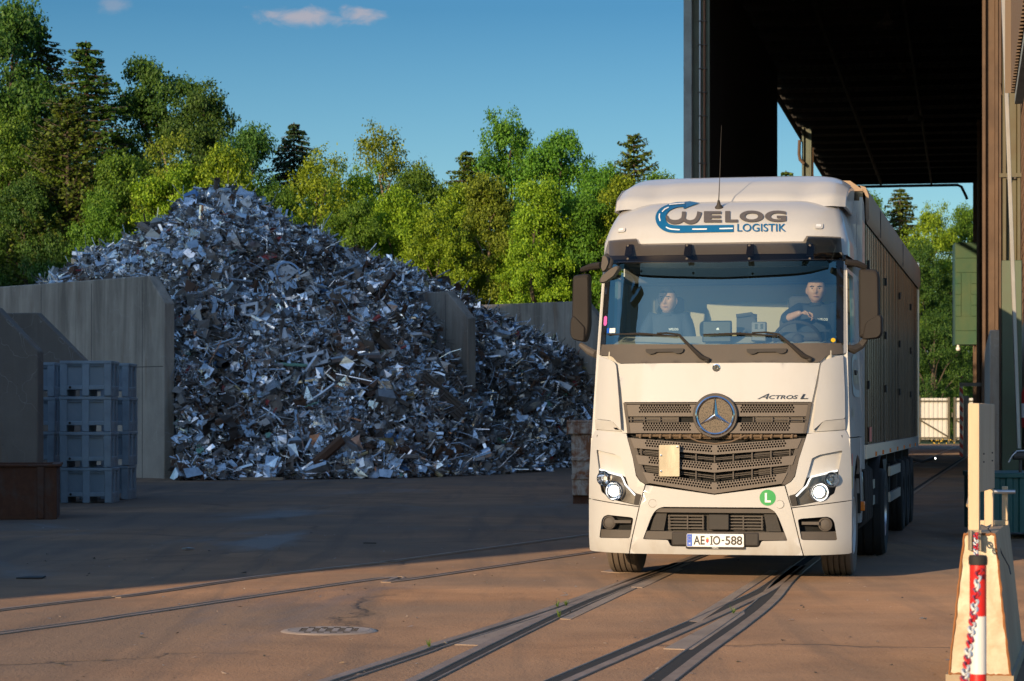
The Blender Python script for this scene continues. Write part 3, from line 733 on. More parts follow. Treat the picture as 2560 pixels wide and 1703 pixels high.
def broad_proto(seed,nblob,leaves,hw=3.0,H=10.,base=.8,shape=1.0,size=.104):
    """height 10 m crown of leaf sprays held on limb ends"""
    rg=np.random.default_rng(seed)
    tr=MB(); lim=[]
    tr.tube([(0,0,-.3),(.1*rg.normal(),.1*rg.normal(),H*.3),(.25*rg.normal(),.2*rg.normal(),H*.62),(.2*rg.normal(),.2*rg.normal(),H*.9)],[.2,.15,.09,.03],7)
    B=[];Rr=[]
    for i in range(nblob):
        z=base+(H-base-.5)*((i+.5)/nblob)**.85; f=(z-base)/(H-base)
        env=hw*(math.sin(math.pi*min(1,(.22+.78*f))**shape)**.75 if f<1 else 0)
        env=hw*max(.14,(1-abs(2*f-.75)**2.2*.62)) if shape==1.0 else hw*max(.1,(1-f)**.8+.06)
        a=i*2.399+rg.uniform(-.5,.5); r=env*rg.uniform(.35,1.0)
        c=np.array((r*math.cos(a),r*math.sin(a),z+rg.normal(0,.25))); B.append(c); Rr.append(rg.uniform(.62,1.3)*(1.0-.35*f))
        st=np.array((0,0,max(.8,z-r*.75-.4))); md=(st+c)/2+np.array((0,0,.18*r))
        if i%2==0: tr.tube([st,md,c],[.055,.035,.012],5)
    n=leaves; B=np.array(B);Rr=np.array(Rr)
    w=Rr**2; idx=rg.choice(nblob,n,p=w/w.sum())
    dirv=rg.normal(0,1,(n,3)); dirv[:,2]+=.25; dirv/=np.linalg.norm(dirv,axis=1,keepdims=True)
    # sprays: each leaf belongs to a twig point on the clump
    tw=rg.normal(0,1,(nblob*26,3)); tw[:,2]=np.abs(tw[:,2])*.75-.35; tw/=np.linalg.norm(tw,axis=1,keepdims=True)
    tl=np.repeat(np.arange(nblob),26); tpos=B[tl]+tw*Rr[tl][:,None]*rg.uniform(.72,1.15,(nblob*26,1))*np.array((1.1,1.1,.72))
    ti=rg.choice(nblob*26,n); cen=tpos[ti]+rg.normal(0,1,(n,3))*np.array((.15,.15,.10))
    nr=tw[ti]*.55+rg.normal(0,.55,(n,3))+np.array((0,0,.45)); nr/=np.linalg.norm(nr,axis=1,keepdims=True)
    sz=rg.uniform(.6,1.3,n)*size
    V=leaf_quads(cen,nr,sz,rg); me=fast_mesh('crown',V,np.arange(4*n).reshape(-1,4),[M_leaf['mid']])
    tone=np.clip(rg.normal(.43,.27,n)+ .25*(rg.uniform(0,1,nblob*26)[ti]-.5),0,1); tone_attr(me,tone)
    return me,tr.mesh('trunk',[M_bark])
def conifer_proto(seed,H=10.,hw=2.6,whorls=62,droop=.30,dens=62,size=.105,open_=0.,up=0.):
    rg=np.random.default_rng(seed); tr=MB(); tr.tube([(0,0,-.3),(0,0,H*.5),(0,0,H*.99)],[.17,.10,.015],6)
    cs=[];ns=[];sz=[]
    for i in range(whorls):
        f=(i+.3)/whorls; z0=.5+(H-.55)*f; L0=hw*(1-f)**.62+.06
        k=10
        for j in range(k):
            if rg.uniform()<open_: continue
            z=z0+rg.uniform(-.16,.16)*(1-f)
            a=rg.uniform(0,6.28); L=L0*rg.uniform(.55,1.25)
            dz=-droop*L+up*L; d=np.array((math.cos(a),math.sin(a),0)); sd=np.array((-d[1],d[0],0))
            tr.tube([(0,0,z),tuple(d*L*.5+np.array((0,0,z+dz*.35))),tuple(d*L+np.array((0,0,z+dz+.12*L)))],[.022,.014,.005],3,0,False)
            m=int(dens*(.25+L/hw)); s=rg.uniform(.08,1,m)**.8
            lat=rg.normal(0,1,m)*(.115*L*(1.1-s)+.02)
            p=d[None]*(s*L)[:,None]+sd[None]*lat[:,None]; p[:,2]=z+dz*s+.12*L*s*s-rg.uniform(0,.10,m)*(.5+.5*s)-np.abs(lat)*.35
            cs.append(p); q=rg.normal(0,.45,(m,3))+np.array((0,0,.8))+d*.2; ns.append(q/np.linalg.norm(q,axis=1,keepdims=True)); sz.append(rg.uniform(.6,1.35,m)*size)
    cen=np.concatenate(cs);nr=np.concatenate(ns);sz=np.concatenate(sz); V=leaf_quads(cen,nr,sz,rg); n=len(cen)
    me=fast_mesh('crown',V,np.arange(4*n).reshape(-1,4),[M_leaf['needle']]); tone_attr(me,np.clip(rg.normal(.45,.25,n),0,1))
    return me,tr.mesh('trunk',[M_bark])
PROTO={'round':[broad_proto(s,36,50000) for s in (1,2,3)],
       'tall':[broad_proto(s,40,48000,2.3) for s in (4,5)],
       'loose':[broad_proto(s,32,19000,2.4,size=.108) for s in (6,7)],
       'cone':[broad_proto(s,40,46000,2.9,shape=2.) for s in (14,15)],
       'spruce':[conifer_proto(8),conifer_proto(9,droop=.15,hw=2.5)],
       'larch':[conifer_proto(10,droop=-.1,hw=2.6,whorls=50,dens=62,open_=.08,size=.11,up=.25),conifer_proto(11,hw=2.5,droop=.0,dens=52,open_=.15,up=.2)],
       'bush':[broad_proto(s,34,30000,3.4,6.,.2,size=.108) for s in (12,13)]}
WID={'round':3.7,'tall':3.0,'loose':3.0,'cone':3.3,'spruce':2.7,'larch':2.8,'bush':4.1}; HEI={k:10. for k in PROTO}; HEI['bush']=6.
def tree(px,ptop,hw,Y,form,leaf,label,v=0,group='trees on the bank behind the scrap bays',name=None):
    """px centre, ptop crown tip, hw half width as surveyed at distance Y"""
    hw=hw*(2.3 if form in('spruce','larch') else 1.12); Y=Y+(7 if Y<105 else 0); b=P(px,ptop,Y); H=b.z; wd=hw/F*Y
    name=name or ('conifer_tree' if form in('spruce','larch') else 'bush' if form=='bush' else 'deciduous_tree')
    o=empty(name,(b.x,Y,0),rng.uniform(0,6.28),label,'bush' if form=='bush' else 'tree',group)
    me,tm=PROTO[form][v%len(PROTO[form])]
    sx=wd/WID[form]; sz=H/(HEI[form]*1.03); sx=max(sx,{'spruce':1.0,'larch':1.0,'bush':0}.get(form,.62)*sz)
    for nm,m,mt in (('trunk',tm,M_bark if leaf!='feather' else M_palebark),('crown',me,M_leaf[leaf])):
        c=link(nm,m,o); c.scale=(sx,sx,sz); c.material_slots[0].link='OBJECT'; c.material_slots[0].material=mt
    return o
T=[ # far row first
(30,-60,150,92,'tall','dark','tall dark tree filling the top left corner of the view',0),
(95,15,105,94,'spruce','olive','tall bronze green conifer reaching the top edge near the left corner',0),
(215,60,90,90,'spruce','dark','dark conifer just right of the tall bronze one near the left corner',1),
(170,210,130,84,'larch','olive','feathery olive conifer with lit rising boughs at the left, below the tall ones',0),
(385,95,150,92,'round','dark','biggest round dark green tree, with the highest crown left of the open sky',0),
(505,160,125,90,'tall','dark','dark tree forming the right shoulder of the biggest round crown',1),
(625,270,75,88,'tall','dark','narrow dark tree just left of the lone blue green spruce',0),
(735,272,62,90,'spruce','needle','lone blue green spruce standing against the sky left of the middle',0),
(820,400,95,88,'round','mid','middling green tree just right of the lone spruce',1),
(955,285,75,90,'loose','feather','sparse thin tree with bare pale limbs showing, left of the middle gap',0),
(1040,370,90,87,'round','mid','bushy green tree right of the sparse pale limbed one',2),
(1165,345,55,91,'spruce','olive','small pointed conifer left of the tall broad tree in the middle',1),
(1270,262,135,92,'round','mid','tall broad tree with the domed crown in the middle of the tree line',1),
(1395,285,115,91,'round','mid','broad tree forming the right half of the middle dome of crowns',0),
(1585,305,55,92,'larch','olive','small pointed conifer standing over the truck roof, left of the green steel column',1),
(1505,370,90,88,'round','mid','green tree between the middle dome and the small pointed conifer',2),
(1660,395,95,90,'tall','mid','green tree ending the row beside the green steel column',0),
# nearer row, in the light
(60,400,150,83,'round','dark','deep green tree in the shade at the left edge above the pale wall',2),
(300,330,110,82,'cone','mid','green tree with lit top in front of the biggest round crown',0),
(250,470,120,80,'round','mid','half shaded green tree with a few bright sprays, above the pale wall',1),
(425,300,110,81,'loose','feather','thin tree with pale stems showing, below the biggest round crown',1),
(430,370,135,80,'round','yellow','yellow green maple lit by the sun, left of the scrap peak',0),
(565,320,115,80.5,'round','yellow','bright yellow green maple directly behind the scrap peak',2),
(680,430,95,81,'tall','mid','soft green tree just right of the scrap peak',1),
(800,345,85,82,'loose','yellow','light open yellow green tree in front of the lone spruce',0),
(880,470,110,80,'round','mid','green tree above the right shoulder of the big scrap heap',0),
(760,560,95,86,'bush','mid','low drooping green shrub touching the right side of the scrap peak',1),
(1000,430,115,81.5,'round','yellow','yellow green tree with lit top left of the middle dome',2),
(1090,500,125,80,'round','yellow','bright leafy tree hanging over the middle concrete wall',1),
(1220,370,80,82,'cone','feather','light feathery tree with a pale forked stem in front of the middle dome',1),
(1345,400,120,80,'cone','yellow','broad conical yellow green tree right of the middle',0),
(1450,430,110,81,'cone','mid','conical green tree left of the truck roof',1),
(1560,410,95,82,'round','yellow','lit yellow green tree behind the truck roof, below the small pointed conifer',0),
(1240,600,130,88,'bush','mid','low shaded bush right above the right scrap heap',0),
(1420,610,130,88,'bush','mid','low shaded bush above the grey back wall, left of the truck mirror',1),
(960,600,130,87,'bush','yellow','low bright bush behind the right shoulder of the big heap',0),
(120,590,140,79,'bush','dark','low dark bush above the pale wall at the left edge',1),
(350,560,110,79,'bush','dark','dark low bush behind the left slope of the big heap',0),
(1640,600,120,88,'bush','mid','low bush hidden mostly behind the truck roof',1),
(15,260,130,88,'round','mid','green crown at the far left edge under the tall dark tree',1),
(150,330,120,85,'round','mid','broad green crown left of the feathery olive conifer foot',0),
(600,430,110,83,'round','yellow','sunny yellow green crown right behind the scrap peak shoulder',0),
(905,400,100,84,'round','yellow','sunny green crown under the sparse pale limbed tree',1),
(1150,430,110,84,'round','yellow','yellow green crown filling the gap left of the middle dome',0),
(1300,520,120,82,'round','yellow','low sunny crown in front of the broad conical tree',2),
(1400,520,110,82,'round','mid','green low crown left of the truck mirror',1),
(1500,520,110,82,'round','yellow','sunny low crown just left of the truck roof corner',0),
(700,500,100,83,'round','mid','soft green low crown above the right side of the scrap peak',1),
(500,470,110,79.5,'bush','yellow','sunny shrub on the left shoulder of the scrap peak',0),
]
for q in T: tree(*q)
T2=[
(1965,398,45,118,'spruce','olive','small conifer seen between the steel columns above the truck roof'),
(2045,440,50,122,'spruce','mid','little tree tip right of the thin green column above the truck roof'),
(2150,440,90,165,'tall','mid','tree behind the trailer top under the hall roof'),
(2250,445,60,168,'spruce','olive','pointed conifer seen under the far edge of the hall roof'),
(2330,500,95,165,'round','yellow','bright round tree seen under the hall roof, right of the pointed conifer'),
(2420,480,90,170,'round','mid','tree beside the far right hall column'),
(2225,620,75,158,'round','yellow','bright yellow green tree leaning out beside the trailer end'),
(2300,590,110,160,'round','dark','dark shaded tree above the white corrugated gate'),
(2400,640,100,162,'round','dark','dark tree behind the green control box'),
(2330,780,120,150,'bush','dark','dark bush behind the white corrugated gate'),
(2180,560,70,156,'cone','yellow','yellow green tree directly behind the trailer side'),
(2255,690,42,152,'loose','yellow','thin bright sapling just right of the trailer end'),
]
for i,q in enumerate(T2): tree(*(q[:3]+(q[3]+(16 if q[3]>140 else 0),)+q[4:]),v=i,group='trees beyond the hall')
# the wood behind, one dark mass
rg=np.random.default_rng(99); n=26000
X=np.concatenate([rg.uniform(-34,12,18000),rg.uniform(22,52,8000)]); Yb=np.concatenate([rg.uniform(106,112,18000),rg.uniform(192,200,8000)])
top=np.where(Yb<150,np.interp(X,[-34,-24,-14,-8,0,8,12],[15,12,11.5,8.0,8.5,8.5,8]),14.); z=rg.uniform(0,1,n)**.8*top
cen=np.stack([X,Yb,z],1); nr=rg.normal(0,.6,(n,3))+np.array((-.3,-.8,.4)); nr/=np.linalg.norm(nr,axis=1,keepdims=True)
me=fast_mesh('far_wood',leaf_quads(cen,nr,rg.uniform(.25,.6,n),rg),np.arange(4*n).reshape(-1,4),[M_leaf['dark']]); tone_attr(me,rg.uniform(0,.8,n))
tag(link('far_wood',me),'dark mass of woodland behind the tree line','woodland',kind='stuff')
# ================================================================ TRUCK
YAW=R(12); TO=Vector(((1786-CX)/F*23.08,23.08,0)); TA=Vector((math.sin(YAW),math.cos(YAW),0)); TR=Vector((math.cos(YAW),-math.sin(YAW),0))
TMAT=Matrix.Translation(TO)@Matrix.Rotation(-YAW,4,'Z')
def T(px,py,w):
    """where the sight line meets the plane w metres behind the truck's nose, in the truck's own axes"""
    d=Vector(((px-CX)/F,1,(HZ-py)/F)); c=Vector((0,0,HC)); t=((TO-c).dot(TA)+w)/d.dot(TA); p=c+d*t-TO
    return Vector((p.dot(TR),w,p.z))
_v=[.15,.24,.38,.98,1.13,1.42,1.46,1.74,2.12,2.29,3.11,3.19,3.34,3.49,3.64,3.74,3.81,3.9]
_w=[.12,.06,.0,.0,.02,.05,.085,.10,.16,.20,.44,.45,.47,.56,.75,.97,1.25,1.7]
_tv=np.linspace(.1,3.9,500); _tw=np.interp(_tv,_v,_w); _k=np.exp(-.5*(np.arange(-14,15)/4.5)**2); _k/=_k.sum()
_tw=np.convolve(np.pad(_tw,14,'edge'),_k,'valid')
_uv=[.1,1.3,1.74,2.29,3.1,3.34,3.55,3.66,3.74,3.82]; _us=[1,1,.985,.97,.955,.95,.905,.875,.84,.77]
def Us(v): return float(np.interp(v,_uv,_us))
def W(u,v):
    q=abs(u)/Us(v); return float(np.interp(v,_tv,_tw))+.06*(q/1.2)**2+.26*(q/1.27)**6
def S(px,py,off=0.):
    w=.1
    for _ in range(12):
        p=T(px,py,w-off); w=.5*w+.5*W(max(-1.27,min(1.27,p.x)),p.z)
    return (p.x,p.z)
def SA(x,y,off=0.): return S(1400+x/2.562,420+y/2.562,off)
def SB(x,y,off=0.): return S(1400+x/2.562,860+y/2.562,off)
def lift(off): return lambda x,y,t:Vector((x,W(x,y)-off+t,y))
def sym(h): return h+mirror(h)      # right half, listed from the bottom centre round to the top centre
def panel(name,loops,mat,parent,off=0.,th=.03,sp=.07,bv=.006,fn=None,smooth=30):
    # outer loops must run counter-clockwise
    L=[list(l) for l in loops]
    a=sum(L[0][i][0]*L[0][(i+1)%len(L[0])][1]-L[0][(i+1)%len(L[0])][0]*L[0][i][1] for i in range(len(L[0])))
    if a<0: L[0]=L[0][::-1]
    mb=MB(); sheet(mb,L,fn or lift(off),th,sp)
    o=mb.build(name,mat,parent,smooth)
    if bv: bev(o,bv,2,50)
    return o
M_paint=NT('white_paint')
def _paint(t,c):
    v=t.coord(); n=t.noise(v,2.2,5,.6); z=t.n('SeparateXYZ',{'Vector':t.n('TexCoord').outputs['Object']}).outputs[2]
    g=t.math('MULTIPLY',t.ramp(t.noise(t.coord(scale=(1,1,.35)),4.5,6,.65),[(.5,0),(.8,1)]),t.ramp(z,[(.25,.5),(.7,.12)]))
    col=t.mix(g,t.mix(n,[x*.97 for x in c],c),(.34,.27,.20))
    b=t.bsdf(Base_Color=col,Roughness=t.math('ADD',.5,t.math('MULTIPLY',n,.12))); b.inputs['Specular IOR Level'].default_value=.2; b.inputs['Coat Weight'].default_value=.6; b.inputs['Coat Roughness'].default_value=.035
    t.set(b,'Normal',t.bump(t.noise(v,1.3,2,.5),.03,.05))
    return t.out(b)
M_paint=_paint(M_paint,(.515,.505,.49))
M_pl=pm('grey_plastic_trim',(.085,.072,.062),.75,0,.12,3,.05,120,dirt=(.14,.115,.095),dscale=3,damt=.3)
M_mir=pm('mirror_plastic',(.024,.020,.018),.75,0,.1,3,spec=.3)
M_slat=pm('grille_slat_plastic',(.135,.112,.094),.7,0,.1,3,.05,120,dirt=(.18,.15,.12),dscale=3,damt=.3)
M_pld=pm('dark_plastic_trim',(.032,.028,.025),.72,0,.15,3,.05,120,dirt=(.075,.06,.05),dscale=2.5,damt=.4)
M_void=pm('dark_engine_bay',(.008,.008,.008),.9)
M_gloss=pm('gloss_black',(.012,.012,.013),.12,0,.1,2,coat=.4)
M_chrome=pm('chrome',(.86,.87,.89),.07,1,.03,3)
M_rubber=pm('tyre_rubber',(.13,.10,.078),.9,0,.2,5,.15,40,dirt=(.21,.155,.11),dscale=2,damt=.6)
M_dark=pm('chassis_paint',(.018,.017,.017),.6,0,.2,3,dirt=(.06,.05,.04),damt=.4)
M_alu2=pm('brushed_tank',(.55,.55,.56),.32,.9,.1,3)
M_lamp=emit('headlight_glow',(1,.93,.80),2.6); M_drl=emit('daytime_strip_glow',(1,.97,.90),1.15); M_orange=pm('amber_lens',(.9,.22,.02),.25,0,.05,3,coat=.4)
M_blue=pm('logo_blue',(.006,.115,.27),.4,0,.05,3); M_lgrey=pm('logo_grey',(.115,.10,.09),.4,0,.05,3)
M_green=pm('sticker_green',(.02,.30,.07),.4,0,.05,3); M_wht=pm('plain_white',(.8,.8,.8),.45,0,.03,3); M_inkk=pm('black_lettering',(.02,.018,.016),.5)
M_eu=pm('plate_blue',(.01,.09,.52),.4); M_red=pm('crest_red',(.6,.04,.03),.5); M_yel=pm('sticker_yellow',(.85,.55,.02),.5); M_pink=pm('sticker_pink',(.65,.12,.42),.5)
def glass(name,tint,refl,rough=0.,gcol=(1,1,1)):
    t=NT(name); f=t.n('Fresnel',{'IOR':1.5}).outputs[0]; f=t.math('MULTIPLY',f,refl,True)
    return t.out(t.n('MixShader',{0:f,1:t.n('BsdfTransparent',{'Color':tint}).outputs[0],2:t.n('BsdfGlossy',{'Roughness':rough,'Color':gcol}).outputs[0]}))
M_glass=glass('windscreen_glass',(.80,.90,.90),4.8,0.,(.66,1.0,.98)); M_clear=glass('lamp_glass',(.97,.97,.97),1.0); M_visor=glass('smoked_visor',(.36,.33,.29),1.0,.03)

truck=empty('truck_tractor',TO,-YAW,'white truck tractor with black visor and two lit headlights, driving forward on the rails','truck')
# --- bonnet flap
h=[SB(990,371),SB(1613,371),SB(1640,245),SB(1664,122),SB(990,120)]
hood=panel('hood',[sym([(0,h[0][1])]+h[1:4]+[(0,h[4][1])])],M_paint,truck,.0,.03,.09)
# --- corner deflectors
for s in (1,-1):
    mm=(lambda L:L) if s>0 else mirror
    d=[SB(1703,100),SB(1815,70),SB(1826,300),SB(1828,478),SB(1690,492),SB(1620,556),SB(1640,360),SB(1672,128)]
    panel('corner_deflector',[mm(rounded(d,[.04,.02,0,.02,.03,.02,0,.04]))],M_paint,truck,.035,.07,.06,.012)
    f=[SB(1690,495),SB(1828,481),SB(1828,548),SB(1622,562)]
    tv=f[0][1]; bv_=f[3][1]
    panel('deflector_base',[mm(f)],M_paint,truck,0,.04,.05,.006,fn=lambda x,y,t:Vector((x,W(x,y)-.035+.05*min(1,max(0,(tv-y)/(tv-bv_)))+t,y)))
    sl_=[(-x,y) for x,y in (SB(256,150),SB(272,178),SB(322,490),SB(380,552),SB(352,548),SB(303,488),SB(262,190))]
    if s<0: panel('air_slot',[mirror(sl_)],M_gloss,truck,.004,.01,.05,0)
    panel('corner_shell',[mm([(.865,1.44),(1.2,1.44),(1.2,2.2),(.97,2.2)])],M_paint,truck,-.035,.01,.1,0)
# --- upper grille
def yb(zy): return SB(990,zy)[1]
def hw(zx): return abs(SB(zx,450)[0])
def band(hu0,hu1,z0,z1,dip=0.,n=9):
    """right half outline of a symmetric band; dip lowers the centre (zoom units)"""
    lo=[(hu1*i/n,yb(z1+dip*(1-i/n))) for i in range(n+1)]; up=[(hu0*i/n,yb(z0+dip*(1-i/n))) for i in range(n,-1,-1)]
    return lo+up
def honey(u0,u1,zt,zb,dip,huref,pitch=.0262,r=.0104,taper=0.):
    H=[];row=0; v=yb(zb)+pitch*.4
    dv=(yb(zt)-yb(zb)); nrow=max(1,int(dv/(pitch*.72)))
    for k in range(nrow):
        u=u0+(pitch/2 if k%2 else 0)+pitch/2+taper*(nrow-1-k)/max(1,nrow-1)*0
        while u<u1-pitch*.5-taper*(k/nrow):
            dd=yb(dip)-yb(0); v2=yb(zb)+(k+.5)*dv/nrow+dd*(1-u/huref)
            for sg in (1,-1):
                H.append([(sg*u+r*math.cos(R(30+60*q)),v2+r*1.05*math.sin(R(30+60*q))) for q in range(6)])
            u+=pitch
    return H
grl=empty('upper_grille',(0,0,0),0,parent=truck)
ug=[(0,yb(573)),SB(1577,573),SB(1612,376),(0,yb(376))]
panel('backing',[sym(ug)],M_void,grl,-.05,.01,.1,0)
fr=[SB(1577,573),SB(1612,376)]; fr2=[SB(1590,376),SB(1557,573)]
for s in (1,-1): panel('frame',[fr+fr2 if s>0 else mirror(fr+fr2)],M_pl,grl,.004,.06,.08,.004)
panel('frame',[sym(band(.915,.912,376,385))],M_pl,grl,.004,.05,.08,.002)
panel('slat',[sym(band(.905,.885,389,464))]+honey(.235,.76,389,441,0,1),M_slat,grl,.0,.03,.06,0)
panel('slat',[sym(band(.875,.855,504,572))]+honey(.235,.73,505,557,0,1),M_slat,grl,.0,.03,.06,0)
for s in (1,-1):
    v0,v1=yb(499),yb(469)
    q=[(.36,v0),(.86,v0),(.87,v1),(.36,v1)]; panel('vent',[q if s>0 else mirror(q)],M_pl,grl,-.03,.01,.08,0)
    mb=MB()
    for a in (.365,.545,.70,.83):
        mb.box((s*a-.006,W(a,v0)+.0,v0),(s*a+.006,W(a,v0)+.028,v1))
    mb.box((min(s*.36,s*.86),W(.6,v0)+.008,(v0+v1)/2-.004),(max(s*.36,s*.86),W(.6,v0)+.014,(v0+v1)/2+.004)); mb.build('vent_bar',M_pl,grl,0)
# --- lower grille
lg=empty('lower_grille',(0,0,0),0,parent=truck)
ol=[(0,yb(962)),SB(1440,903),SB(1478,880),SB(1502,846),SB(1530,735),SB(1577,578),(0,yb(578))]
panel('backing',[sym(ol)],M_void,lg,-.13,.01,.1,0)
il=[(0,yb(955)),(.60,yb(892)),(.665,yb(850)),(.735,yb(735)),(.80,yb(603)),(0,yb(603))]
ol2=ol[:5]+[SB(1571,603),(0,yb(603))]
for s in (1,-1):
    q=[ol[1],ol[2],ol[3],ol[4],SB(1571,603),il[4],il[3],il[2],il[1]]
    panel('frame',[q if s>0 else mirror(q)],M_pl,lg,.0,.10,.06,.006)
panel('slat',[sym(band(.83,.79,604,668,42))]+honey(.02,.70,606,652,44,.80),M_slat,lg,.012,.04,.05,.0)
panel('slat',[sym(band(.775,.745,712,772,52))]+honey(.02,.655,714,759,50,.76),M_slat,lg,.012,.04,.05,.0)
panel('slat',[sym(band(.70,.645,822,893,66))]+honey(.02,.60,826,876,58,.66),M_slat,lg,.012,.04,.05,.0)
for z0,z1,dip,hu in ((676,708,46,.77),(780,818,56,.71)):      # louvres between the slats
    for s in (1,-1):
        a=.38 if z0<700 else .42; q=[(a,yb(z1+dip*(1-a/hu))),(hu,yb(z1)),(hu,yb(z0)),(a,yb(z0+dip*(1-a/hu)))]
        panel('vent',[q if s>0 else mirror(q)],M_pld,lg,-.04,.01,.08,0)
    mb=MB()
    for a in np.arange(-.72,.73,.18):
        zz=dip*(1-abs(a)/hu); mb.box((a-.006,W(a,1)+.01,yb(z1+6+zz)),(a+.006,W(a,1)+.03,yb(z0-6+zz)))
    for s in (1,-1):
        for fr_ in (.33,.66): mb.tube([(0,W(0,1)+.03,yb(z0+dip+(z1-z0)*fr_)),(s*hu*.97,W(hu,1)+.03,yb(z0+(z1-z0)*fr_))],.005,5)
    mb.build('vent_bar',M_pl,lg,0)
mb=MB()
for i in range(16):                                          # hoses and radiator tubes glimpsed in the gap
    u=-.74+i*.098; mb.tube([(u,.10,yb(604)),(u+.01,.10,yb(578))],.012,6)
mb.tube([(-.78,.12,yb(588)),(.78,.12,yb(590))],.014,6); mb.tube([(-.5,.15,yb(596)),(.5,.15,yb(600))],.02,6)
mb.tube([(-.30,.04,yb(585)),(-.16,.04,yb(625)),(0,.04,yb(640)),(.16,.04,yb(625)),(.30,.04,yb(585))],.008,6)
mb.build('radiator_hoses',pm('hose_brown',(.16,.11,.07),.6,.2),lg)
# --- star emblem
ev=yb(459); er=.205
emb=empty('front_emblem',(0,W(0,ev)-.03,ev),0,parent=truck)
RX=Matrix.Rotation(R(90),4,'X')          # local z -> -y
mb=MB(); mb.lathe([(er,-.05),(er+.012,.0),(er+.004,.016),(er-.016,.012),(er-.02,-.01)],RX,56); mb.build('bezel',M_pl,emb)
mb=MB(); mb.lathe([(er-.020,.0),(er-.014,.018),(er-.026,.026),(er-.038,.018),(er-.036,.0)],RX,56); mb.build('ring',M_chrome,emb)
mb=MB(); mb.lathe([(0,.004),(er-.03,.003)],RX,48)
t=NT('mesh_disc'); vo=t.n('TexVoronoi',{'Vector':t.coord(),'Scale':95.}); c=t.mix(t.ramp(vo.outputs['Distance'],[(.30,0),(.42,1)]),(.010,.009,.008),(.085,.066,.048)); M_mesh=t.out(t.bsdf(Base_Color=c,Roughness=.5,Metallic=.4))
mb.build('mesh_disc',M_mesh,emb,0)
def star(mb,r,core,z0,z1,M):
    vs=[M@Vector((0,0,z1))]; 
    for k in range(3):
        a=R(90+120*k); vs.append(M@Vector((r*math.cos(a),r*math.sin(a),z0+.004)))
        a=R(150+120*k); vs.append(M@Vector((core*math.cos(a),core*math.sin(a),z0)))
    mb.add(vs,[(0,1+i,1+(i+1)%6) for i in range(6)]); return mb
mb=MB(); star(mb,er-.022,.030,.008,.034,RX); mb.build('star',M_chrome,emb,0)
bv_=yb(153); bd=empty('hood_badge',(0,W(0,bv_)-.003,bv_),0,parent=truck)
mb=MB(); mb.lathe([(.034,0),(.038,.006),(.030,.008),(.027,.003),(0,.003)],RX,28); mb.build('ring',M_chrome,bd)
mb=MB(); mb.lathe([(.028,.0035),(0,.0036)],RX,24); mb.build('disc',M_gloss,bd,0)
mb=MB(); star(mb,.026,.006,.004,.012,RX); mb.build('star',M_chrome,bd,0)
# --- model lettering
mb=MB()
def LB(body,x0,y0,x1,y1,off=.008,bold=.02,shear=.25):
    a=SB(x0,y1,off); b=SB(x1,y0,off); letter(mb,body,a[0],a[1],b[0],b[1],lift(off),0,bold,shear)
LB('A',1262,318,1340,353,bold=.012,shear=.6); LB('CTROS',1338,328,1524,353); LB('L',1538,321,1590,353)
mb.build('lettering',pm('dark_chrome',(.10,.095,.09),.2,.8),truck,0)
# --- bumper centre
iv=[(.0,yb(1300)),(.43,yb(1300)),(.452,yb(1260)),(.70,yb(1257)),(.60,yb(1082)),(.525,yb(1046)),(0,yb(1046))]
ivr=rounded(sym(iv),[0,.03,.02,.015,.09,.05,0]+[0,.05,.09,.015,.02,.03,0][0:7])
ivr=[p for i,p in enumerate(ivr) if i==0 or (Vector(p)-Vector(ivr[i-1])).length>1e-4]
bp=[(0,yb(1350)),SB(1556,1358),SB(1478,1047),SB(1437,909),(0,yb(967))]
bp[1]=(bp[1][0],bp[0][1])
bm=panel('bumper',[sym(bp),ivr],M_paint,truck,.0,.05,.07,.008)
ik=empty('lower_intake',(0,0,0),0,parent=truck)
panel('backing',[[(x*1.02,(y-yb(1180))*1.03+yb(1180)) for x,y in ivr]],M_pld,ik,-.13,.01,.08,0)
panel('mesh_strip',[sym([(0,yb(1082)),(.585,yb(1082)),(.545,yb(1056)),(0,yb(1056))])],M_pl,ik,-.02,.10,.08,.004)
panel('lip',[sym([(0,yb(1256)),(.695,yb(1255)),(.665,yb(1204)),(0,yb(1204))])],M_pl,ik,-.015,.12,.08,.01)
for s in (1,-1):
    q=[(.44,yb(1200)),(.56,yb(1200)),(.535,yb(1090)),(.46,yb(1090))]; q=[(.50,yb(1200)),(.635,yb(1200)),(.585,yb(1090)),(.47,yb(1090))]
    panel('cheek',[q if s>0 else mirror(q)],M_pld,ik,-.05,.06,.08,.004)
    mb=MB()
    for k in range(5):
        z=yb(1105+k*20); mb.box((min(s*.11,s*.46),.075,z-.006),(max(s*.11,s*.46),.10,z+.006))
    for a in (.12,.27,.45): mb.box((s*a-.006,.07,yb(1192)),(s*a+.006,.10,yb(1098)))
    mb.build('grille_bar',M_pl,ik,0)
    mb=MB(); mb.box((min(s*.14,s*.42),.115,yb(1172)),(max(s*.14,s*.42),.125,yb(1120))); mb.build('cooler',M_void,ik,0)
mb=MB(); mb.box((-.06,.03,yb(1192)),(.135,.12,yb(1093))); o=mb.build('radar_block',M_pld,ik,20); bev(o,.008)
mb=MB(); mb.box((-.42,.012,yb(1297)),(.43,.10,yb(1204))); o=mb.build('plate_carrier',M_pld,ik,20); bev(o,.02)
npl=empty('number_plate',(.008,-.004,yb(1258)),0,parent=truck)
mb=MB(); sheet(mb,[rrect(-.275,-.062,.275,.062,.01)],lambda x,y,t:Vector((x,-.004+t,y)),.012,.2); mb.build('plate',M_wht,npl,20)
mb=MB(); sheet(mb,[rrect(-.285,-.083,.285,.071,.01)],lambda x,y,t:Vector((x,.004+t,y)),.012,.2); mb.build('frame',M_pld,npl,20)
pf=lambda x,y,t:Vector((x,-.0065+t,y))
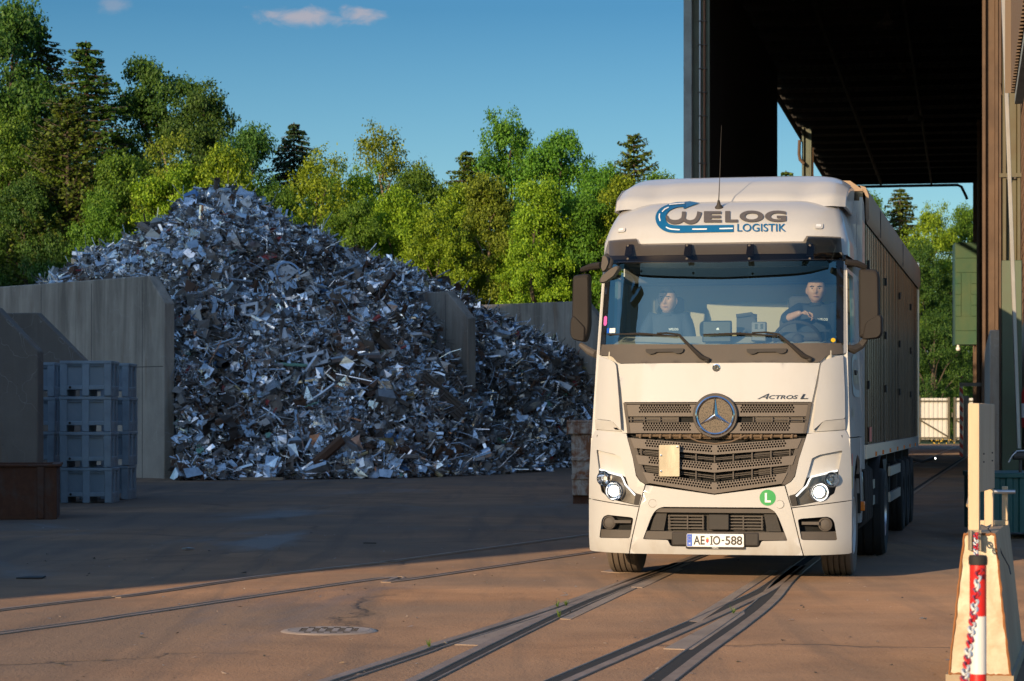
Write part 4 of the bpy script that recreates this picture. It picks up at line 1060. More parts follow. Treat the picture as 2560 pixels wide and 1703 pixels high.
mb=MB(); sheet(mb,[[(-.272,-.058),(-.222,-.058),(-.222,.058),(-.272,.058)]],lambda x,y,t:Vector((x,-.0055,y)),0,.2); mb.build('blue_band',M_eu,npl,0)
mb=MB(); letter(mb,'AE',-.21,-.043,-.10,.043,pf,0,.022); letter(mb,'IO',-.041,-.043,.050,.043,pf,0,.022); mb.box((.062,-.0066,-.006),(.088,-.0056,.006)); mb.box((-.05,-.0066,-.043),(-.022,-.0056,-.034)); mb.box((-.05,-.0066,.034),(-.022,-.0056,.043)); letter(mb,'588',.098,-.043,.262,.043,pf,0,.022)
mb.build('lettering',M_inkk,npl,0)
mb=MB(); letter(mb,'H',-.254,-.043,-.240,-.022,pf,0,.02)
mb.build('country_letter',M_wht,npl,0)
mb=MB()
for k in range(12): mb.add([pf(x,y,0) for x,y in circ(-.247+.017*math.cos(k*.5236),.02+.017*math.sin(k*.5236),.0018,6)],[tuple(range(6))])
mb.build('star_ring',M_yel,npl,0)
mb=MB(); sheet(mb,[[(-.088,.012),(-.088,-.012),(-.075,-.028),(-.062,-.012),(-.062,.012)]],pf,0,.2); mb.build('crest',M_red,npl,0)
mb=MB(); sheet(mb,[[(-.086,.014),(-.064,.014),(-.068,.026),(-.082,.026)]],pf,0,.2); mb.build('crest_crown',M_yel,npl,0)
mb=MB(); letter(mb,'PAPPAS',-.03,-.079,.03,-.067,lambda x,y,t:Vector((x,.003,y)),0,.02); mb.build('frame_lettering',M_wht,npl,0)
for s in (1,-1):                                             # round caps for the tow eye
    c=SB(1408,1028) if s>0 else SB(594,1021); mb=MB(); mb.lathe([(.038,.001),(.037,.003),(0,.003)],Matrix.Translation((c[0],W(*c),c[1]))@RX,28); mb.build('tow_cap',M_paint,truck)
    mb=MB(); mb.lathe([(.0385,.0005),(.0405,.002),(.0385,.0028)],Matrix.Translation((c[0],W(*c),c[1]))@RX,28); mb.build('cap_gap',M_pl,truck)
c=SB(1330,985); st=empty('letter_sticker',(0,0,0),0,parent=truck)
mb=MB(); sheet(mb,[circ(c[0],c[1],.077,36)],lift(.003),.0,.04); mb.build('disc',M_green,st,0)
mb=MB(); letter(mb,'L',c[0]-.026,c[1]-.045,c[0]+.03,c[1]+.045,lift(.006),0,.035); mb.build('lettering',M_wht,st,0)
# hazard plate holder, folded shut, on the grille
a=SB(641,848); b=SB(774,646)
mb=MB(); mb.prism(rrect(a[0],a[1],b[0],b[1],.012)[::-1],.014,0,lambda x,y,t:Vector((x,-.045+.02*(1.1-y)+t,y))); o=mb.build('sign_plate',pm('worn_beige_plate',(.60,.53,.38),.5,0,.15,5,dirt=(.30,.24,.16),dscale=7,damt=.55,stretch=(1,1,.3)),truck,20); bev(o,.003)
mb=MB()
for x,y in ((b[0]-.02,b[1]-.02),(a[0]+.02,(a[1]+b[1])/2+.05),(a[0]+.02,a[1]+.05)): mb.lathe([(0,.012),(.009,.01),(.011,0)],Matrix.Translation((x,-.046+.02*(1.1-y),y))@RX,10)
mb.build('sign_rivet',M_chrome,truck)
# --- corners with headlights
for s in (1,-1):
    mm=(lambda L:[tuple(p) for p in L]) if s>0 else mirror
    hl=[SB(1582,846),SB(1614,733),SB(1660,711),SB(1808,682),SB(1786,797),SB(1778,880),SB(1757,957),SB(1684,1004),SB(1521,1038),SB(1484,1043),SB(1466,972),SB(1507,962),SB(1555,920)][::-1]
    cp=[SB(1584,576),SB(1700,566),SB(1826,552),SB(1858,606),SB(1866,800),SB(1868,1000),SB(1484,1047),SB(1444,905),SB(1480,884),SB(1506,850),SB(1532,735)][::-1]
    panel('corner_panel',[mm(rounded(cp,[0,0,0,0,0,0,0,0,0,0,0])),mm(rounded(hl,.012,3))],M_paint,truck,.0,.05,.06,.008)
    rc=[SB(1575,860),SB(1608,728),SB(1656,706),SB(1812,677),SB(1788,805)][::-1]
    panel('headlight_recess',[mm(rc)],M_paint,truck,-.045,.02,.06,.0)
    tp=[SB(1466,972),SB(1507,962),SB(1521,1038),SB(1484,1043)][::-1]
    panel('headlight_trim',[mm(tp)],M_pld,truck,-.004,.04,.05,.004)
    L=[SB(1607,843),SB(1785,797),SB(1778,880),SB(1757,957),SB(1684,1003),SB(1522,1036),SB(1508,968),SB(1576,908)][::-1]
    hd=empty('headlight',(0,0,0),0,parent=truck)
    panel('housing',[mm(L)],M_lampin if s<0 else (globals().__setitem__('M_lampin',pm('lamp_housing',(.13,.12,.11),.3,.5,.3,9)) or M_lampin),hd,-.07,.012,.05,.0)
    for (zx,zy,r,em) in ((1650,950,.088,True),(1731,869,.066,False)):
        c=SB(zx,zy); cx=s*c[0]; M=Matrix.Translation((cx,W(c[0],c[1])+.06,c[1]))@Matrix.Rotation(R(s*16),4,'Z')@RX
        mb=MB(); mb.lathe([(r*.30,-.005),(r*.6,.008),(r*.85,.03),(r,.055),(r+.008,.055),(r+.008,.0)],M,32); mb.build('reflector',M_chrome,hd)
        mb=MB()
        if em: mb.lathe([(0,.0535),(r*.4,.052),(r*.62,.048)],M,28); mb.build('lamp',M_lamp,hd)
        else:
            mb.lathe([(0,.02),(r*.28,.012)],M,16); mb.build('lamp',M_wht,hd)
            mb=MB(); 
            for k in range(-3,4): mb.box((-r*.8,-r*.012+k*r*.24,.047),(r*.8,r*.012+k*r*.24,.052),0,M)
            mb.build('lens_rib',M_chrome,hd,0)
    mb=MB()
    if True:
        for k in (-3,-2,2,3):
            c=SB(1650,950); M=Matrix.Translation((s*c[0],W(c[0],c[1])+.06,c[1]))@Matrix.Rotation(R(s*16),4,'Z')@RX
            hh=.085*math.sqrt(max(0,1-(k/4)**2)); mb.box((k*.0195-.002,-hh,.056),(k*.0195+.002,hh,.060),0,M)
        mb.build('lens_rib',M_chrome,hd,0)
    dl=[SB(1512,976),SB(1545,942),SB(1580,908),SB(1596,872),SB(1610,851),SB(1700,830),SB(1776,811)]
    mb=MB(); mb.tube([(s*x,W(x,y)+.012,y) for x,y in dl],.0085,8); mb.build('daytime_strip',M_drl,hd)
    panel('lens',[mm(L)],M_clear,hd,.0,.0,.05,.0)
    fg=[SB(1522,1126),SB(1545,1119),SB(1712,1106),SB(1742,1118),SB(1757,1142),SB(1776,1258),SB(1546,1256)][::-1]
    lc=[SB(1486,1053),SB(1868,1005),SB(1868,1200),SB(1868,1338),SB(1848,1352),SB(1563,1359)][::-1]
    lc[0]=(lc[0][0],yb(1350)); lc[1]=(lc[1][0],yb(1346))
    panel('bumper_corner',[mm(rounded(lc,.0)),mm(rounded(fg,.02,3))],M_paint,truck,.0,.05,.06,.008)
    fo=empty('fog_lamp',(0,0,0),0,parent=truck)
    panel('recess',[mm([(x,y) for x,y in fg])],M_void,fo,-.12,.01,.05,0)
    lo=[SB(1541,1204),SB(1768,1202),SB(1774,1256),SB(1547,1254)][::-1]; panel('sill',[mm(lo)],M_pl,fo,-.02,.09,.05,.006)
    rim=[SB(1524,1124),SB(1745,1104),SB(1776,1258),SB(1546,1256)]
    c=SB(1697,1157); M=Matrix.Translation((s*c[0],W(*c)+.03,c[1]))@Matrix.Rotation(R(s*8),4,'Z')@RX
    mb=MB(); mb.lathe([(0,.022),(.040,.020),(.052,.012),(.056,.026),(.066,.02),(.066,-.06)],M,30); mb.build('cap',M_pl,fo)
    a=SB(1545,1150); b=SB(1660,1148); mb=MB(); mb.box((min(s*a[0],s*b[0]),W(*a)+.05,a[1]-.014),(max(s*a[0],s*b[0]),W(*a)+.07,a[1]+.014)); mb.build('bracket',M_pl,fo,0)
# --- windscreen frame, glass, wiper panel
lp=[SA(990,1249),SA(1668,1246),SA(1706,1198),SA(1818,1190),SA(1802,1122),SA(990,1131)]
lp[0]=(0,lp[0][1]); lp[-1]=(0,lp[-1][1])
panel('wiper_panel',[rounded(sym(lp),[0,.05,.05,.02,0,0,0,0,.02,.05,.05,0])],M_pl,truck,.004,.04,.08,.008)
M_frit=pm('black_glass_edge',(.012,.012,.012),.25)
for s in (1,-1):
    mm=(lambda L:L) if s>0 else mirror
    panel('pillar_trim',[mm([SA(1772,1122),SA(1815,1120),SA(1815,597),SA(1772,600)])],M_frit,truck,.004,.03,.1,.004)
    panel('pillar',[mm([SA(1817,1190),SA(1835,1183),SA(1833,600),SA(1817,597)])],M_paint,truck,.004,.05,.1,.006)
gl=[(0,SA(990,1131)[1]),SA(1774,1123),SA(1774,600),(0,SA(990,604)[1])]
ws_=panel('windscreen',[sym(gl)],M_glass,truck,.0,.0,.09,.0)
hd_=[(0,SA(990,640)[1]),SA(1774,632),(1.215,3.2),(0,3.2)]
panel('header_trim',[sym(hd_)],M_frit,truck,-.012,.03,.1,0)
def sticker(pts,mat,off=.007,s=0,name='sticker'):
    mb=MB(); sheet(mb,[pts],lift(off),0,.05); return mb.build(name,mat,truck,0)
a=SA(279,1012);b=SA(303,948); sticker(rrect(a[0],a[1],b[0],b[1],.02),M_pink)
a=SA(300,1058);b=SA(316,1026); sticker(rrect(a[0],a[1],b[0],b[1],.004),M_eu); a=SA(317,1058);b=SA(355,1026); sticker(rrect(a[0],a[1],b[0],b[1],.004),M_wht)
c=SA(1750,1103); sticker(circ(c[0],c[1],.021,20),M_yel)
# handles
for x0,x1 in ((550,795),(1196,1455)):
    p=[SA(x0,1160),SA(x1,1156),SA(x1-4,1178),SA(x1-28,1190),SA(x1-55,1187),SA(x1-70,1178),SA(x0+70,1180),SA(x0+55,1190),SA(x0+28,1194),SA(x0+4,1182)]
    panel('grab_handle',[rounded(p,.012,3)],M_pld,truck,.035,.035,.05,.008)
# wipers
def onw(x,y,off): u,v=SA(x,y,off); return Vector((u,W(u,v)-off,v))
for ax,bl in ((((956,1228),(905,1212),(850,1160),(762,1068),(690,1058),(620,1060)),((305,1068),(520,1062),(752,1078))),
              (((1612,1222),(1556,1202),(1480,1135),(1400,1066),(1320,1053),(1230,1056)),((915,1068),(1150,1061),(1392,1076)))):
    wp=empty('wiper',(0,0,0),0,parent=truck)
    mb=MB(); mb.tube([onw(x,y,.045) for x,y in ax],[.016,.024,.017,.012,.009,.008],8); mb.build('arm',M_mir,wp)
    mb=MB(); mb.tube([onw(x,y,.022) for x,y in bl],[.008,.013,.008],6); mb.build('blade',M_mir,wp)
    mb=MB(); q=onw(ax[0][0]-14,ax[0][1]+2,.03); mb.sphere(q,.028,12,8); mb.build('pivot',M_pld,wp)
# --- sun visor
vt=[SA(990,604,.24),SA(1812,590,.20),SA(1798,441,.07),SA(1578,433,.07),SA(1556,470,.07),SA(990,478,.07)]
vt[0]=(0,vt[0][1]); vt[-1]=(0,vt[-1][1])
v0=vt[0][1]; v1=vt[4][1]
def vfn(x,y,t):
    k=min(1.1,max(0,(y-v0)/(v1-v0))); return Vector((x,W(x,min(y,3.4))-(.25-.19*k)+t,y))
vs_=panel('sun_visor',[sym(vt)],M_visor,truck,0,.008,.07,.0,fn=vfn)
lip=[(0,v0-.004),(vt[1][0],vt[1][1]-.004),(vt[1][0],vt[1][1]+.006),(0,v0+.006)]
panel('edge_trim',[sym(lip)],M_gloss,vs_,0,.012,.1,.0,fn=lambda x,y,t:vfn(x,y,t-.002))
for zx in (432,812,1212,1600):
    a=SA(zx-20,560,.15); b=SA(zx+20,484,.15); mb=MB()
    vs=[(a[0],vfn(a[0],a[1],.02).y,a[1]),(b[0],vfn(b[0],a[1],.02).y,a[1]),(b[0],vfn(b[0],b[1],.02).y,b[1]),(a[0],vfn(a[0],b[1],.02).y,b[1])]
    vs+=[(x,W(x,z)+.02,z) for x,y,z in vs]; mb.add(vs,[(0,1,2,3),(7,6,5,4),(0,4,5,1),(1,5,6,2),(2,6,7,3),(3,7,4,0)]); mb.build('bracket',M_pld,vs_,0)
    for zy in (590,505):
        u,v=SA(zx,zy-8,.22 if zy>550 else .1); mb=MB(); q=vfn(u,v,0); mb.lathe([(0,.008),(.011,.007),(.013,0)],Matrix.Translation(q)@RX,10); mb.build('bolt',M_pl,vs_)
# --- roof shell
vsr=list(np.linspace(3.19,3.62,18))+list(np.linspace(3.64,3.812,12))
def roofring(v):
    U=1.27*Us(v); us=np.linspace(-U,U,41); r=[]
    for u in us: r.append((u,W(u,v),v))
    e=W(U,v); back=2.30
    side=[(U+.012*math.sin(k/5*3.14),e+(back-e)*k/5,v) for k in range(1,6)]
    return [(-x,y,z) for x,y,z in side[::-1]]+r+side
rr=[roofring(v) for v in vsr]; n=len(rr[0]); mb=MB()
mb.add([p for q in rr for p in q],[(j*n+i,j*n+i+1,(j+1)*n+i+1,(j+1)*n+i) for j in range(len(rr)-1) for i in range(n-1)])
top=rr[-1]; mb.add(top,[tuple(range(n))])
roof=mb.build('roof',M_paint,truck,50)
# black joint under the roof and roof hatch strip
p0=SA(818,188); p1=SA(1330,184); 
mb=MB(); mb.tube([(p0[0],W(*p0)-.006,p0[1]),((p0[0]+p1[0])/2,W((p0[0]+p1[0])/2,p0[1]+.012)-.02,p0[1]+.014),(p1[0],W(*p1)-.006,p1[1])],.012,6); mb.build('hatch_seal',M_pld,truck)
# --- roof spoiler
sp=empty('roof_spoiler',(0,0,0),0,parent=truck)
def spf(a,b):
    u=-1.165+2.33*a; q=abs(u)/1.165
    prof=[(1.02,3.70),(1.13,3.82),(1.45,3.99),(1.85,4.085),(2.35,4.12)]
    k=b*4; i=min(3,int(k)); f=k-i
    w_=prof[i][0]+(prof[i+1][0]-prof[i][0])*f; z=prof[i][1]+(prof[i+1][1]-prof[i][1])*f
    z=min(z,3.80+(z-3.80)*(1-q**10*.35)); w_+= .06*q*q
    dip=.05*math.exp(-((abs(u)-.75)/.12)**2)
    return Vector((u,w_+ (.0 if q<.9 else (q-.9)*1.2),z-dip*max(0,1-b*1.3)))
mb=MB(); mb.grid(spf,49,17); o=mb.build('deflector',M_paint,sp,60)
for s in (1,-1):
    mb=MB(); pr=[spf(1 if s>0 else 0,b/8) for b in range(9)]
    vs=[(s*1.167,p.y,p.z) for p in pr]+[(s*1.167,2.35,3.70)]; vs2=[(s*1.13,y,z) for x,y,z in vs]
    m=len(vs); mb.add(vs+vs2,[tuple(range(m)) if s<0 else tuple(range(m-1,-1,-1)),tuple(range(2*m-1,m-1,-1)) if s<0 else tuple(range(m,2*m))]+[(i,(i+1)%m,(i+1)%m+m,i+m) for i in range(m)])
    o=mb.build('side_flare',M_paint,sp,30); bev(o,.02,3)
# --- roof lettering
lgo=empty('roof_logo',(0,0,0),0,parent=truck)
def stroke(pts,wd,n=6):
    pts=[Vector(p) for p in pts]; P_=[];Wd=[]
    for i in range(len(pts)-1):
        p0=pts[max(i-1,0)];p1=pts[i];p2=pts[i+1];p3=pts[min(i+2,len(pts)-1)]
        for k in range(n):
            t=k/n; P_.append(.5*((2*p1)+(p2-p0)*t+(2*p0-5*p1+4*p2-p3)*t*t+(3*p1-p0-3*p2+p3)*t**3)); Wd.append(wd[i]+(wd[i+1]-wd[i])*t)
    P_.append(pts[-1]);Wd.append(wd[-1]); L=[];Rr=[]
    for i,p in enumerate(P_):
        d=(P_[min(i+1,len(P_)-1)]-P_[max(i-1,0)]).normalized(); nn=Vector((-d.y,d.x)); L.append(p+nn*Wd[i]/2); Rr.append(p-nn*Wd[i]/2)
    return L,Rr
def strip_on(mb,pts,wd,mp,mi=0,n=6):
    L,Rr=stroke(pts,wd,n); m=len(L); vs=[mp(*p) for p in L]+[mp(*p) for p in Rr]
    mb.add(vs,[(i,i+1,i+1+m,i+m) for i in range(m-1)],mi)
def _roofpt(q,off):
    u,v=q; g=(W(u,v+.01)-W(u,v-.01))/.02; gu=(W(u+.01,v)-W(u-.01,v))/.02; n=Vector((gu,-1,g)).normalized(); return Vector((u,W(u,v),v))+n*(off+.008)
rm=lambda off: (lambda x,y: _roofpt(SA(x,y),off))
mb=MB(); strip_on(mb,[(802,240),(745,243),(692,262),(658,290),(645,322),(652,355),(678,382),(725,395),(820,396),(950,394),(1112,392)],[30,33,40,58,66,62,53,48,46,45,44],rm(.004))
m_=rm(.0045); mb.add([m_(788,212),m_(893,231),m_(792,269)],[(0,1,2)]); mb.build('arrow',M_blue,lgo,0)
mb=MB()
for a in (((700,243),(745,238),(798,234)),((640,300),(637,322),(643,348)),((655,290),(672,272),(697,260)),((680,385),(710,397),(768,402)),((848,398),(900,398),(942,397)),((1022,395),(1060,394),(1108,393))): strip_on(mb,a,[7,8,7],rm(.007))
mb.build('road_dash',M_wht,lgo,0)
mb=MB(); strip_on(mb,[(684,312),(694,338),(722,352),(760,350),(786,334),(793,312),(794,286)],[12,24,28,26,26,26,26],rm(.0048)); strip_on(mb,[(793,330),(806,346),(836,354),(868,344),(886,318),(894,288)],[20,24,26,26,26,30],rm(.0052))
def LA(body,x0,y0,x1,y1,mp_off,bold):
    a0=SA(x0,y1);b0=SA(x1,y0); V,Fs=glyphs(body,bold)
    def mp(q):
        x=x0+(x1-x0)*q[0]; y=y1+(y0-y1)*q[1]; return rm(mp_off)(x,y)
    mb.add([mp(q) for q in V],Fs)
LA('E',922,284,1035,355,.005,.05); LA('L',1058,283,1140,354,.005,.05); LA('O',1150,280,1305,353,.005,.045); LA('G',1312,280,1450,352,.005,.045)
mb.build('lettering',M_lgrey,lgo,0)
mb=MB(); LA('LOGISTIK',1136,363,1446,412,.005,.008); mb.build('small_lettering',M_blue,lgo,0)
# --- roof markers, aerials
for zx,zy in ((393,397),(1658,371)):
    a=SA(zx-30,zy+18); b=SA(zx+30,zy-17); ml=empty('marker_lamp',(0,0,0),0,parent=truck)
    panel('housing',[rrect(a[0],a[1],b[0],b[1],.02)],M_paint,ml,.02,.03,.04,.01)
    a=SA(zx-17,zy+6); b=SA(zx+17,zy-10); panel('lens',[rrect(a[0],a[1],b[0],b[1],.008)],M_wht,ml,.024,.006,.04,.0)
q=SA(1018,255); b=Vector((q[0],W(*q),q[1])); an=empty('aerial',b,0,parent=truck)
mb=MB(); mb.lathe([(.045,-.03),(.040,.01),(.022,.03),(.014,.06),(.012,.075)],Matrix.Rotation(R(20),4,'X'),18); mb.build('base',M_pld,an)
mb=MB(); mb.tube([(0,-.02,.06),(.012,-.03,.30),(.02,-.02,.62),(.026,-.01,.82)],[.006,.0036,.0024,.0015],6); mb.build('rod',M_pld,an)
q=SA(1463,184); b=Vector((q[0],W(*q)+.05,q[1])); an=empty('aerial',b,0,parent=truck)
mb=MB(); mb.lathe([(.05,-.02),(.045,.012),(.018,.03),(.013,.10),(.008,.11)],Matrix(),16); mb.build('base',M_pld,an)
# --- mirrors
def tl(pts,w_): return [T(1400+x/2.562,420+y/2.562,w_) for x,y in pts]
def mirror_housing(pts,w_,d,parent,name,mat,r=.03):
    P2=[(p.x,p.z) for p in tl(pts,w_)]; P2=rounded(P2,r,4)
    a=sum(P2[i][0]*P2[(i+1)%len(P2)][1]-P2[(i+1)%len(P2)][0]*P2[i][1] for i in range(len(P2)))
    if a<0: P2=P2[::-1]
    cx=sum(p[0] for p in P2)/len(P2); cz=sum(p[1] for p in P2)/len(P2)
    mb=MB(); n=len(P2); rings=[]
    for k,(sc,dd) in enumerate(((.80,.0),(.93,.012),(1.0,.05),(1.0,d))): rings.append([(cx+(x-cx)*sc,w_+dd,cz+(z-cz)*(1-(1-sc)*.5)) for x,z in P2])
    vs=[p for q in rings for p in q]; fs=[tuple(range(n))]+[(j*n+i,(j+1)*n+i,(j+1)*n+(i+1)%n,j*n+(i+1)%n) for j in range(3) for i in range(n)]+[tuple(range(4*n-1,3*n-1,-1))]
    fs=[f[::-1] if len(f)==4 else f for f in fs]
    mb.add(vs,fs); o=mb.build(name,mat,parent,40)
    g=MB(); g.add([(cx+(x-cx)*.93,w_+d+.002,cz+(z-cz)*.95) for x,z in P2][::-1],[tuple(range(n))]); g.build('mirror_glass',M_chrome,o,0); return o
mr=empty('wing_mirror',(0,0,0),0,parent=truck)
mirror_housing([(1912,655),(1928,642),(2026,650),(2042,680),(2046,940),(2040,1000),(1930,1092),(1914,1080)],.62,.14,mr,'housing',M_mir,.035)
mirror_housing([(1940,1040),(1955,985),(2046,935),(2063,950),(2063,1062),(2040,1090),(1930,1101)],.60,.15,mr,'wide_angle_housing',M_mir,.03)
mb=MB(); mb.tube([tl([(1832,603)],.55)[0],tl([(1900,612)],.60)[0],tl([(1955,636)],.66)[0]],[.03,.035,.03],8); mb.build('arm',M_mir,mr)
mb=MB(); mb.tube([tl([(1838,1150)],.55)[0],tl([(1880,1165)],.60)[0],tl([(1925,1140)],.66)[0],tl([(1960,1095)],.66)[0]],[.03,.045,.04,.03],8); mb.build('arm',M_pld,mr)
mr=empty('wing_mirror',(0,0,0),0,parent=truck)
mirror_housing([(78,695),(95,684),(176,676),(186,690),(188,1000),(180,1060),(160,1116),(85,1098),(70,1085),(72,960)],.62,.14,mr,'housing',M_mir,.035)
mirror_housing([(64,968),(82,940),(165,1020),(160,1116),(78,1100),(62,1070)],.60,.14,mr,'wide_angle_housing',M_mir,.03)
mb=MB(); mb.tube([tl([(262,624)],.50)[0],tl([(200,632)],.56)[0],tl([(140,652)],.66)[0]],[.035,.035,.025],8); mb.build('arm',M_mir,mr)
mb=MB(); mb.tube([tl([(232,1195)],.55)[0],tl([(190,1175)],.62)[0],tl([(130,1130)],.66)[0]],[.04,.04,.022],8); mb.build('arm',M_pl,mr)
fm=empty('front_mirror',(0,0,0),0,parent=truck)
mirror_housing([(258,640),(270,555),(302,565),(316,605),(292,655),(270,668)],.14,.10,fm,'housing',M_pl,.02)
mirror_housing([(246,722),(262,690),(330,640),(372,622),(384,640),(350,690),(285,732),(254,738)],.08,.12,fm,'kerb_housing',M_pl,.02)
mb=MB(); mb.tube([tl([(300,560)],.35)[0],tl([(330,600)],.2)[0],tl([(318,650)],.15)[0]],.022,8); mb.build('arm',M_pld,fm)
# --- cab sides, doors, rear wall
M_in=pm('cab_lining',(.50,.42,.28),.8,0,.08,3); M_ind=pm('dark_lining',(.06,.058,.056),.8,0,.1,3)
for s in (1,-1):
    U=lambda v:1.272*Us(v)
    def sf(x,y,t): return Vector((s*(U(y)-t),x,y))
    door=[(W(1.27*Us(1.42),1.42),1.40),(2.28,1.40),(2.28,3.06),(W(1.27*Us(3.0),3.05)-.02,3.06),(W(1.27*Us(2.2),2.2)-.01,2.2)]
    win=rounded([(.66,2.30),(1.55,2.36),(1.55,3.02),(.80,3.02)],[.08,.06,.06,.05])
    mb=MB(); sheet(mb,[door,win],sf,.05,.12)
    if s<0: mb.f=[f[::-1] for f in mb.f]
    sd=mb.build('door',M_paint,truck,30)
    mb=MB(); sheet(mb,[win],lambda x,y,t:Vector((s*(U(y)-.02),x,y)),0,.15); mb.build('window',M_glass,sd,0)
    mb=MB(); mb.box((s*U(2.1)-.015,1.30,2.02),(s*U(2.1)+.025,1.50,2.07)); o=mb.build('handle',M_pld,sd,20); bev(o,.01)
    # lower side skirt with wheel arch
    sk_=[(W(1.27,1.2),.42),(.72,.42),(.80,.72),(.95,1.00),(1.20,1.17),(1.45,1.22),(1.70,1.17),(1.95,1.00),(2.10,.72),(2.14,.50),(2.4,.50),(2.4,1.39),(W(1.27,1.3),1.39)]
    mb=MB(); sheet(mb,[sk_],lambda x,y,t:Vector((s*(1.27-t-.02*(x>1.9)),x,y)),.03,.12)
    if s<0: mb.f=[f[::-1] for f in mb.f]
    mb.build('side_skirt',M_paint,truck,30)
    mb=MB(); mb.grid(lambda a,b:Vector((s*(.90+.36*b),1.45+.64*math.cos(R(180*a)),.60+.63*math.sin(R(180*a)))),18,2); mb.build('wheel_arch',M_dark,truck)
    # fairing behind the cab
    fa=[(2.31,1.05),(2.70,1.05),(2.70,3.70),(2.55,3.86),(2.31,3.90)]
    mb=MB(); sheet(mb,[fa],lambda x,y,t:Vector((s*(1.262-t),x,y)),.03,.2)
    if s<0: mb.f=[f[::-1] for f in mb.f]
    o=mb.build('rear_fairing',M_paint,truck,30); bev(o,.012,2,50)
    mb=MB(); mb.box((min(s*.80,s*1.262),2.315,1.40),(max(s*.80,s*1.262),2.345,3.86)); mb.build('fairing_return',M_paint,truck,20)
    mb=MB(); mb.box((s*1.262-.03,2.2,.62),(s*1.262+.03,2.30,.72)); o=mb.build('side_marker',M_orange,truck,20); bev(o,.01)
# marks on the side towards the hall
su=1.272
def dmap(off=.006): return lambda x,y,t:Vector((1.272*Us(y)+off,x,y))
mb=MB(); dm=dmap(); strip_on(mb,[(1.75,2.20),(1.30,2.20),(1.02,2.12),(.98,2.0),(1.06,1.88),(1.4,1.84),(1.95,1.84)],[.05,.06,.10,.13,.11,.08,.07],lambda x,y:dm(x,y,0)); mb.f=[f[::-1] for f in mb.f]; mb.build('door_logo',M_blue,truck,0)
mb=MB(); letter(mb,'WELOG',1.12,1.93,1.95,2.08,dm,0,.04); mb.build('door_lettering',M_lgrey,truck,0)
mb=MB(); letter(mb,'1845',.72,1.60,1.02,1.68,dm,0,.03); mb.build('type_lettering',pm('type_grey',(.06,.06,.06),.4),truck,0)
mb=MB(); mb.add([dm(.46+a,b,0) for a,b in ((0,.90),(.12,.90),(.12,1.20),(0,1.20))],[(0,1,2,3)]); mb.build('warning_sticker',M_yel,truck,0)
d2=dmap(.008); mb=MB(); mb.add([d2(.46+a,b,0) for a,b in ((0,1.12),(.12,1.12),(.12,1.24),(0,1.24))],[(0,1,2,3)]); mb.build('sticker_band',M_red,truck,0)
# cab shell inside and rear
mb=MB(); mb.box((-1.20,2.24,1.30),(1.20,2.29,3.74)); mb.build('rear_wall',[M_paint],truck,0)
it=empty('cab_interior',(0,0,0),0,parent=truck)
mb=MB(); mb.box((-1.17,2.18,1.45),(1.17,2.235,3.45)); mb.build('rear_lining',M_in,it,0)
mb=MB(); mb.box((-.30,1.74,2.0),(.98,1.78,2.78)); o=mb.build('folded_bunk',M_in,it,20); bev(o,.015)
mb=MB(); mb.box((-1.18,.55,3.16),(1.18,2.2,3.20)); mb.build('headliner',M_ind,it,0)
mb=MB(); mb.box((-1.14,1.62,2.98),(1.14,2.17,3.15)); o=mb.build('overhead_locker',M_ind,it,20); bev(o,.02)
mb=MB(); mb.box((-1.2,.30,1.35),(1.2,2.2,1.42)); mb.build('floor',M_ind,it,0)
mb=MB(); mb.box((-1.1,1.62,1.44),(1.1,2.17,1.98)); o=mb.build('bunk',M_in,it,20); bev(o,.04,3)
M_dash=pm('dashboard_top',(.46,.42,.34),.75,0,.1,5)
mb=MB(); mb.prism([(.34,2.20),(.36,2.265),(.66,2.345),(.84,2.41),(.92,2.30),(.90,1.70),(.34,1.70)][::-1],2.2,0,lambda y,z,t:Vector((t-1.10,y,z))); o=mb.build('dashboard',M_dash,it,30); bev(o,.03,3)
mb=MB(); mb.prism([(.62,2.345),(.66,2.43),(.86,2.44),(.90,2.36)][::-1],.62,0,lambda y,z,t:Vector((t+.42,y,z))); o=mb.build('instrument_hood',M_ind,it,30); bev(o,.02,3)
p=T(1400+912/2.562,420+1130/2.562,.52); q=T(1400+1100/2.562,420+978/2.562,.52)
mb=MB(); mb.box((p.x,.50,2.33),(q.x,.56,q.z)); o=mb.build('tablet',M_gloss,it,20); bev(o,.012)
p=T(1400+1000/2.562,420+1038/2.562,.495); mb=MB(); mb.prism([(p.x,p.z),(p.x+.03,p.z),(p.x+.026,p.z+.022),(p.x+.008,p.z+.022)],.002,0,lambda x,z,t:Vector((x,.497-t,z))); mb.build('tablet_mark',M_wht,it,0)
p=T(1400+1225/2.562,420+1045/2.562,.5); q=T(1400+1320/2.562,420+985/2.562,.5); mb=MB(); mb.box((p.x,.50,2.335),(q.x,.58,q.z)); o=mb.build('toll_box',pm('grey_device',(.14,.14,.145),.5),it,20); bev(o,.012)
mb=MB(); mb.box((p.x+.035,.494,q.z-.07),(q.x-.085,.499,q.z-.02)); mb.box((p.x+.09,.494,q.z-.07),(q.x-.03,.499,q.z-.02)); mb.build('display',M_gloss,it,0)
p=T(1400+1132/2.562,420+1030/2.562,.8); q=T(1400+1255/2.562,420+935/2.562,.8); mb=MB(); mb.box((p.x,.78,2.37),(q.x,.90,q.z)); mb.tube([(p.x,.76,q.z-.02),(p.x+.15,.76,q.z+.0),(q.x,.78,q.z-.04)],.02,6); mb.tube([(p.x+.02,.76,2.40),(p.x+.1,.74,2.46),(q.x,.76,2.42)],.015,6); o=mb.build('radio_set',M_ind,it,20)
